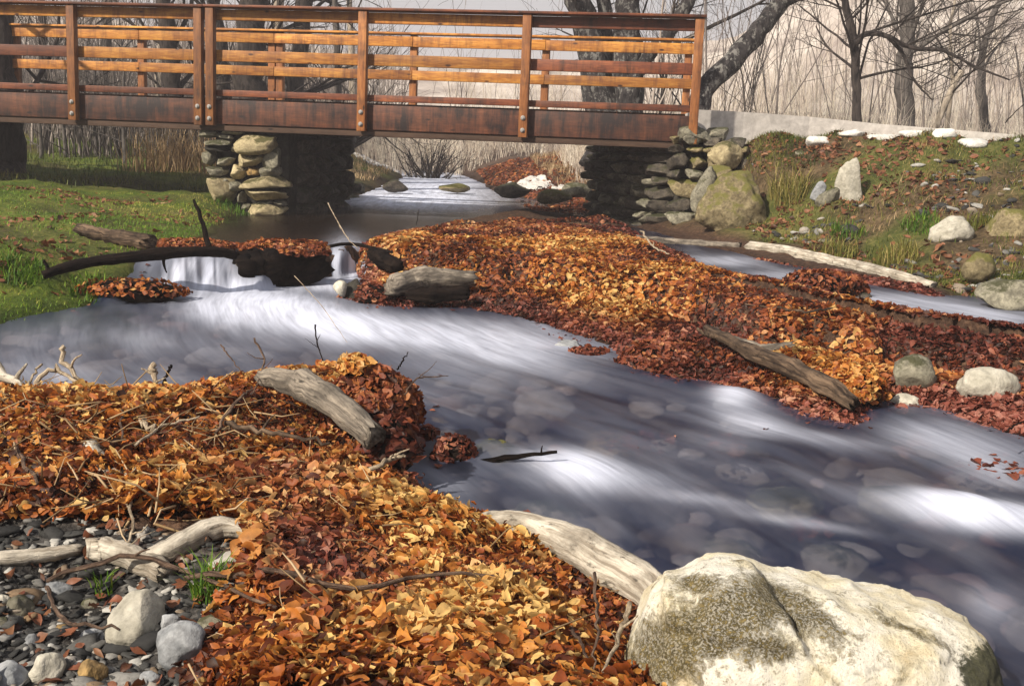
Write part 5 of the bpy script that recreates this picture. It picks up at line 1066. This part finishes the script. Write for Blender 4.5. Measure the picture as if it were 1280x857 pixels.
for i, (u0, v0, u1, w, Y, bk, lb) in enumerate([(222, 190, 208, .17, 19, 'bark_dark', 'black trunk behind the bridge left of the double post'), (200, 178, 205, .12, 25, 'bark_pale', 'pale trunk behind the bridge left of the double post'), (276, 178, 270, .16, 20, 'bark_dark', 'dark trunk behind the bridge just right of the double post'), (312, 180, 316, .30, 18, 'bark_dark', 'thickest black trunk behind the middle bay left of the pier top'), (340, 180, 346, .14, 24, 'bark_pale', 'pale trunk beside the thickest black one behind the bridge'), (366, 182, 378, .20, 21, 'bark_dark', 'dark trunk leaning right behind the third bay of the bridge'), (420, 186, 418, .09, 22, 'bark_grey', 'slim grey trunk behind the bridge above the dry stone wall'), (128, 180, 134, .13, 23, 'bark_grey', 'grey trunk behind the bridge right of the first single post'), (60, 182, 52, .10, 21, 'bark_dark', 'slim dark trunk behind the bridge left of the first single post'), (448, 182, 440, .10, 27, 'bark_pale', 'pale far trunk behind the bridge post over the creek')]):
    b = at(u0, v0, Y); tree('bare_tree', b, [(up_path([(u0, v0), ((u0 * 2 + u1) / 3 + (-1) ** i * 3, v0 - 60), (u1 + (-1) ** i * 2, 40), (u1 * 2 - u0, -80)], Y), [w, w * .85, w * .75, w * .6])], bk, lb, 20 + i, limbs=5, depth=2, kids=4)
for i, (u, v, Y, h, lb) in enumerate([(52, 212, 19, .9, 'thin bare sapling stem under the left end of the bridge'), (82, 212, 19.5, .8, 'second thin stem under the left end of the bridge, near the first single post'), (120, 212, 20, .85, 'thin stem under the bridge midway between post and pier'), (156, 216, 18.5, .8, 'stoutest stem under the bridge left of the tan reeds')]):
    b = at(u, v, Y); tree('sapling', b, [([b, b + np.array([.01, 0, h * .5]), b + np.array([-.02, 0, h * 1.2]), b + np.array([.03, .05, h * 2.2])], [.04, .035, .03, .015])], 'bark_grey', lb, 60 + i, limbs=4, depth=1, kids=3)
b = at(424, 192, 24); tree('forked_shrub', b, [(up_path([(424, 192), (414, 176), (402, 150)], 24), [.13, .11, .08]), (up_path([(428, 192), (426, 172), (432, 140)], 24), [.14, .12, .09]), (up_path([(432, 192), (442, 172), (452, 150)], 24), [.12, .1, .08])], 'bark_mott', 'forked dark shrub base seen under the bridge over the creek', 70, cat='shrub', limbs=5, depth=2)
sb = at(540, 196, 26); sb[2] = float(gz_at(sb[0], sb[1])[0]) - .03; sh = empty('bush', sb); tag(sh, 'dense dark leafless bush on the far left bank under the middle of the bridge', 'bush'); m = MB()
for k in range(34): grow(m, rng.normal(0, .12, 3) * [1, 1, 0], np.array([rng.normal(0, .6), rng.normal(0, .5), .9]), rng.uniform(.6, 1.2), .022, 2, 900 + k, .5, .05, 3, 5)
m.build('twigs', MT['bark_dark'], sh)

# ------------------------------------------------------------------ leafless brush beyond the path and the meadow
def brush(name, regions, mat):
    V, Fs, A, n0 = [], [], [], 0
    for poly, n, hgt, wv in regions:
        xy = scatter(np.array(poly, float), n, lambda p: np.clip(.5 + fbm(p * .55, 97, 3) * .8, .06, 1)); z0 = gz_at(xy[:, 0], xy[:, 1])
        H = hgt * rng.uniform(.45, 1.25, n); ln = rng.normal(0, .16, (n, 2)); r0 = wv * rng.uniform(.6, 1.6, n); rd = np.clip(.5 + fbm(xy * .3, 99, 3) * .45 + rng.normal(0, .18, n), 0, 1); H = H * (1 + fbm(xy * .4, 98, 3) * .5)
        ts = np.linspace(0, 1, 6)
        def strand(B, D, Ht, r, rv):
            nonlocal n0
            m_ = len(B); cur = rng.normal(0, .10, (m_, 2)) * Ht[:, None]
            ring = []
            for t_ in ts:
                c = B + D * (Ht * t_)[:, None]; c[:, :2] += cur * t_ ** 2 + rng.normal(0, .012, (m_, 2)) * Ht[:, None] * t_; rr_ = r * (1 - .85 * t_)
                for k in range(3):
                    a = k * 2.094; ring.append(c + np.c_[np.cos(a) * rr_, np.sin(a) * rr_, np.zeros(m_)])
            X = np.stack(ring, 1); b = np.array([[i * 3 + k, i * 3 + (k + 1) % 3, (i + 1) * 3 + (k + 1) % 3, (i + 1) * 3 + k] for i in range(5) for k in range(3)])
            V.append(X.reshape(-1, 3)); Fs.append((b[None] + (np.arange(m_) * 18)[:, None, None]).reshape(-1, 4) + n0); A.append(np.repeat(rv, 18)); n0 += m_ * 18
            return cur
        D = np.c_[ln, np.ones(n)]; B = np.c_[xy, z0 - .05]; cur = strand(B, D, H, r0, rd)
        for k in range(3):
            s = rng.uniform(.25, .85, n); Bs = B + D * (H * s)[:, None]; Bs[:, :2] += cur * (s ** 2)[:, None]
            Ds = np.c_[rng.normal(0, .55, (n, 2)), np.full(n, .75)]; strand(Bs, Ds, H * rng.uniform(.2, .5, n), r0 * (1 - .8 * s) * .8, rd)
    V = np.vstack(V); c = V.mean(0)
    return tag(link_mesh(name, np_mesh(name, V - c, np.vstack(Fs), {'rnd': np.concatenate(A)}), MT[mat], None, c), kind='stuff')
MT['brush'] = m_blade('bare_brush_stem', [(.24, .185, .15), (.44, .36, .30), (.60, .52, .43), (.72, .64, .52), (.80, .74, .64)], .0)  # pale dry stems, lightened further to put distance haze into the colour
MT['brush_grey'] = m_blade('grey_brush_stem', [(.03, .026, .025), (.10, .085, .078), (.22, .185, .165), (.36, .31, .27)], .0)
brush('thicket', [([(3.0, 15.2), (14, 15), (16, 19), (3.2, 18)], 1500, .7, .006), ([(2.6, 18), (16, 18), (24, 30), (2, 30)], 1500, 1.1, .007), ([(-2, 31), (26, 30), (36, 46), (-3, 46)], 1700, 1.7, .011)], 'brush')
brush('thicket', [([(-3.6, 20), (-16, 18), (-20, 26), (-4.5, 26)], 1900, 2.4, .012), ([(-4, 27), (-22, 26), (-30, 42), (-4, 42)], 2400, 2.8, .016)], 'brush_grey')
brush('thicket', [([(2.6, 16), (18, 16), (24, 28), (2, 28)], 160, 3.0, .010), ([(-3, 30), (26, 30), (30, 40), (-4, 40)], 160, 4.2, .016)], 'brush_grey')
m = MB(); _q = np.random.default_rng(5)
for k in range(46):
    Yk = _q.uniform(17, 34); uk = _q.uniform(790, 1330); b_ = at(uk, 150, Yk); zk = float(gz_at(b_[0], Yk)[0]); na_ = len(m.v)
    grow(m, (b_[0], Yk, zk - .05), (_q.normal(0, .12), _q.normal(0, .1), 1), _q.uniform(1.2, 3.4) * (.6 + Yk / 40), _q.uniform(.012, .03), 3, 7000 + k, .42, .14, 3, 7, .06, .003); rv_ = _q.uniform(.15, .95); m.a[na_:] = [rv_] * (len(m.v) - na_)
for k in range(30):
    Yk = _q.uniform(19, 34); uk = _q.uniform(-60, 330); b_ = at(uk, 150, Yk); zk = float(gz_at(b_[0], Yk)[0]); na_ = len(m.v)
    grow(m, (b_[0], Yk, zk - .05), (_q.normal(0, .12), _q.normal(0, .1), 1), _q.uniform(1.5, 3.6) * (.6 + Yk / 40), _q.uniform(.015, .035), 3, 7100 + k, .42, .14, 3, 7, .06, .003); rv_ = _q.uniform(.1, .9); m.a[na_:] = [rv_] * (len(m.v) - na_)
tag(m.build('sapling_thicket', MT['brush_grey']), kind='stuff')
brush('dry_scrub', [([(1.2, 19.5), (2.8, 18.5), (2.8, 27), (.6, 28)], 1500, .55, .008), ([(-4.5, 24), (-.8, 29), (2, 31), (-3, 34), (-6, 28)], 1200, .8, .011)], 'brush')
# pale dry stones and old snow on the far banks
def snow(u0, v, u1, Y, dp, label, seed):
    a, b = at(u0, v, Y), at(u1, v, Y); c = (a + b) / 2; hw = (b[0] - a[0]) / 2; V, Fc = rock_verts((hw, dp, .03), seed, 6, 3, .2); n_ = len(V)
    g = gz_at(V[:, 0] + c[0], V[:, 1] + Y); V[:, 2] += g + fbm(np.c_[V[:, :2] * 5, np.zeros(len(V))], seed, 4) * .055 + .012; c[2] = g.mean(); V[:, 2] -= c[2]
    tag(link_mesh('snow_patch', np_mesh('snow_patch', V, Fc), MT['stone_white'], None, c), label, 'snow')
snow(362, 184, 432, 25.5, 2.4, 'white snow patch on the far left bank under the bridge', 610); snow(442, 182, 504, 27.5, 2.4, 'wide white snow patch right of the forked shrub', 611)
snow(632, 212, 700, 20.5, 1.0, 'white snow patch on the far right bank above the brown rock', 612); snow(690, 209, 744, 20.0, .9, 'smaller white snow patch beside the dark abutment edge', 613)
# ------------------------------------------------------------------ light, air, camera
SUN = np.array([-.58, -.58, .60]); SUN = SUN / np.linalg.norm(SUN); el = math.asin(SUN[2])
w = bpy.data.worlds.new('World'); scene.world = w; w.use_nodes = True; nt = w.node_tree
bgn = nt.nodes['Background']; sky = nt.nodes.new('ShaderNodeTexSky'); sky.sky_type = 'NISHITA'; sky.sun_disc = False
sky.sun_elevation = el; sky.sun_rotation = math.atan2(SUN[0], SUN[1]); sky.air_density = 1.0; sky.dust_density = 4.0; sky.ozone_density = 1.0
mxw = nt.nodes.new('ShaderNodeMix'); mxw.data_type = 'RGBA'; mxw.inputs[0].default_value = .45
nt.links.new(sky.outputs[0], mxw.inputs[6]); mxw.inputs[7].default_value = (11.0, 10.9, 11.2, 1)      # thin veil of high cloud
nt.links.new(mxw.outputs[2], bgn.inputs[0]); bgn.inputs[1].default_value = .05
ld = bpy.data.lights.new('sun', 'SUN'); ld.energy = 5.0; ld.angle = R(1.2); ld.color = (1, .90, .76)
lo_ = bpy.data.objects.new('sun', ld); COL.objects.link(lo_); lo_.rotation_euler = Vector(SUN).to_track_quat('Z', 'Y').to_euler(); lo_.location = (-6, -6, 8)
HAZE = True
if HAZE:
    m = MB(); m.box((-1000, -40, -14), (1000, 1000, 40), 0)
    hm = bpy.data.materials.new('pale_haze'); hm.use_nodes = True; ht = hm.node_tree
    for n_ in list(ht.nodes): ht.nodes.remove(n_)
    ho = ht.nodes.new('ShaderNodeOutputMaterial'); pv = ht.nodes.new('ShaderNodeVolumePrincipled'); pv.inputs['Color'].default_value = (.93, .88, .92, 1); pv.inputs['Density'].default_value = .0026
    pv.inputs['Anisotropy'].default_value = .0; ht.links.new(pv.outputs[0], ho.inputs['Volume'])
    tag(m.build('haze', hm, smooth=False), kind='stuff')
cam = bpy.data.cameras.new('camera'); co = bpy.data.objects.new('camera', cam); COL.objects.link(co); scene.camera = co
cam.sensor_width = 36; cam.lens = F / 1280 * 36; cam.clip_start = .05; cam.clip_end = 3000
co.matrix_world = Matrix.Translation((0, 0, CZ)) @ Matrix(CM.tolist()).to_4x4()
scene.view_settings.view_transform = 'Standard'; scene.view_settings.look = 'None'; scene.view_settings.exposure = 0.7; scene.view_settings.gamma = 1.0
scene.cycles.use_denoising = True; scene.cycles.max_bounces = 8; scene.cycles.transparent_max_bounces = 12; scene.cycles.volume_bounces = 0
scene.cycles.sample_clamp_indirect = 6
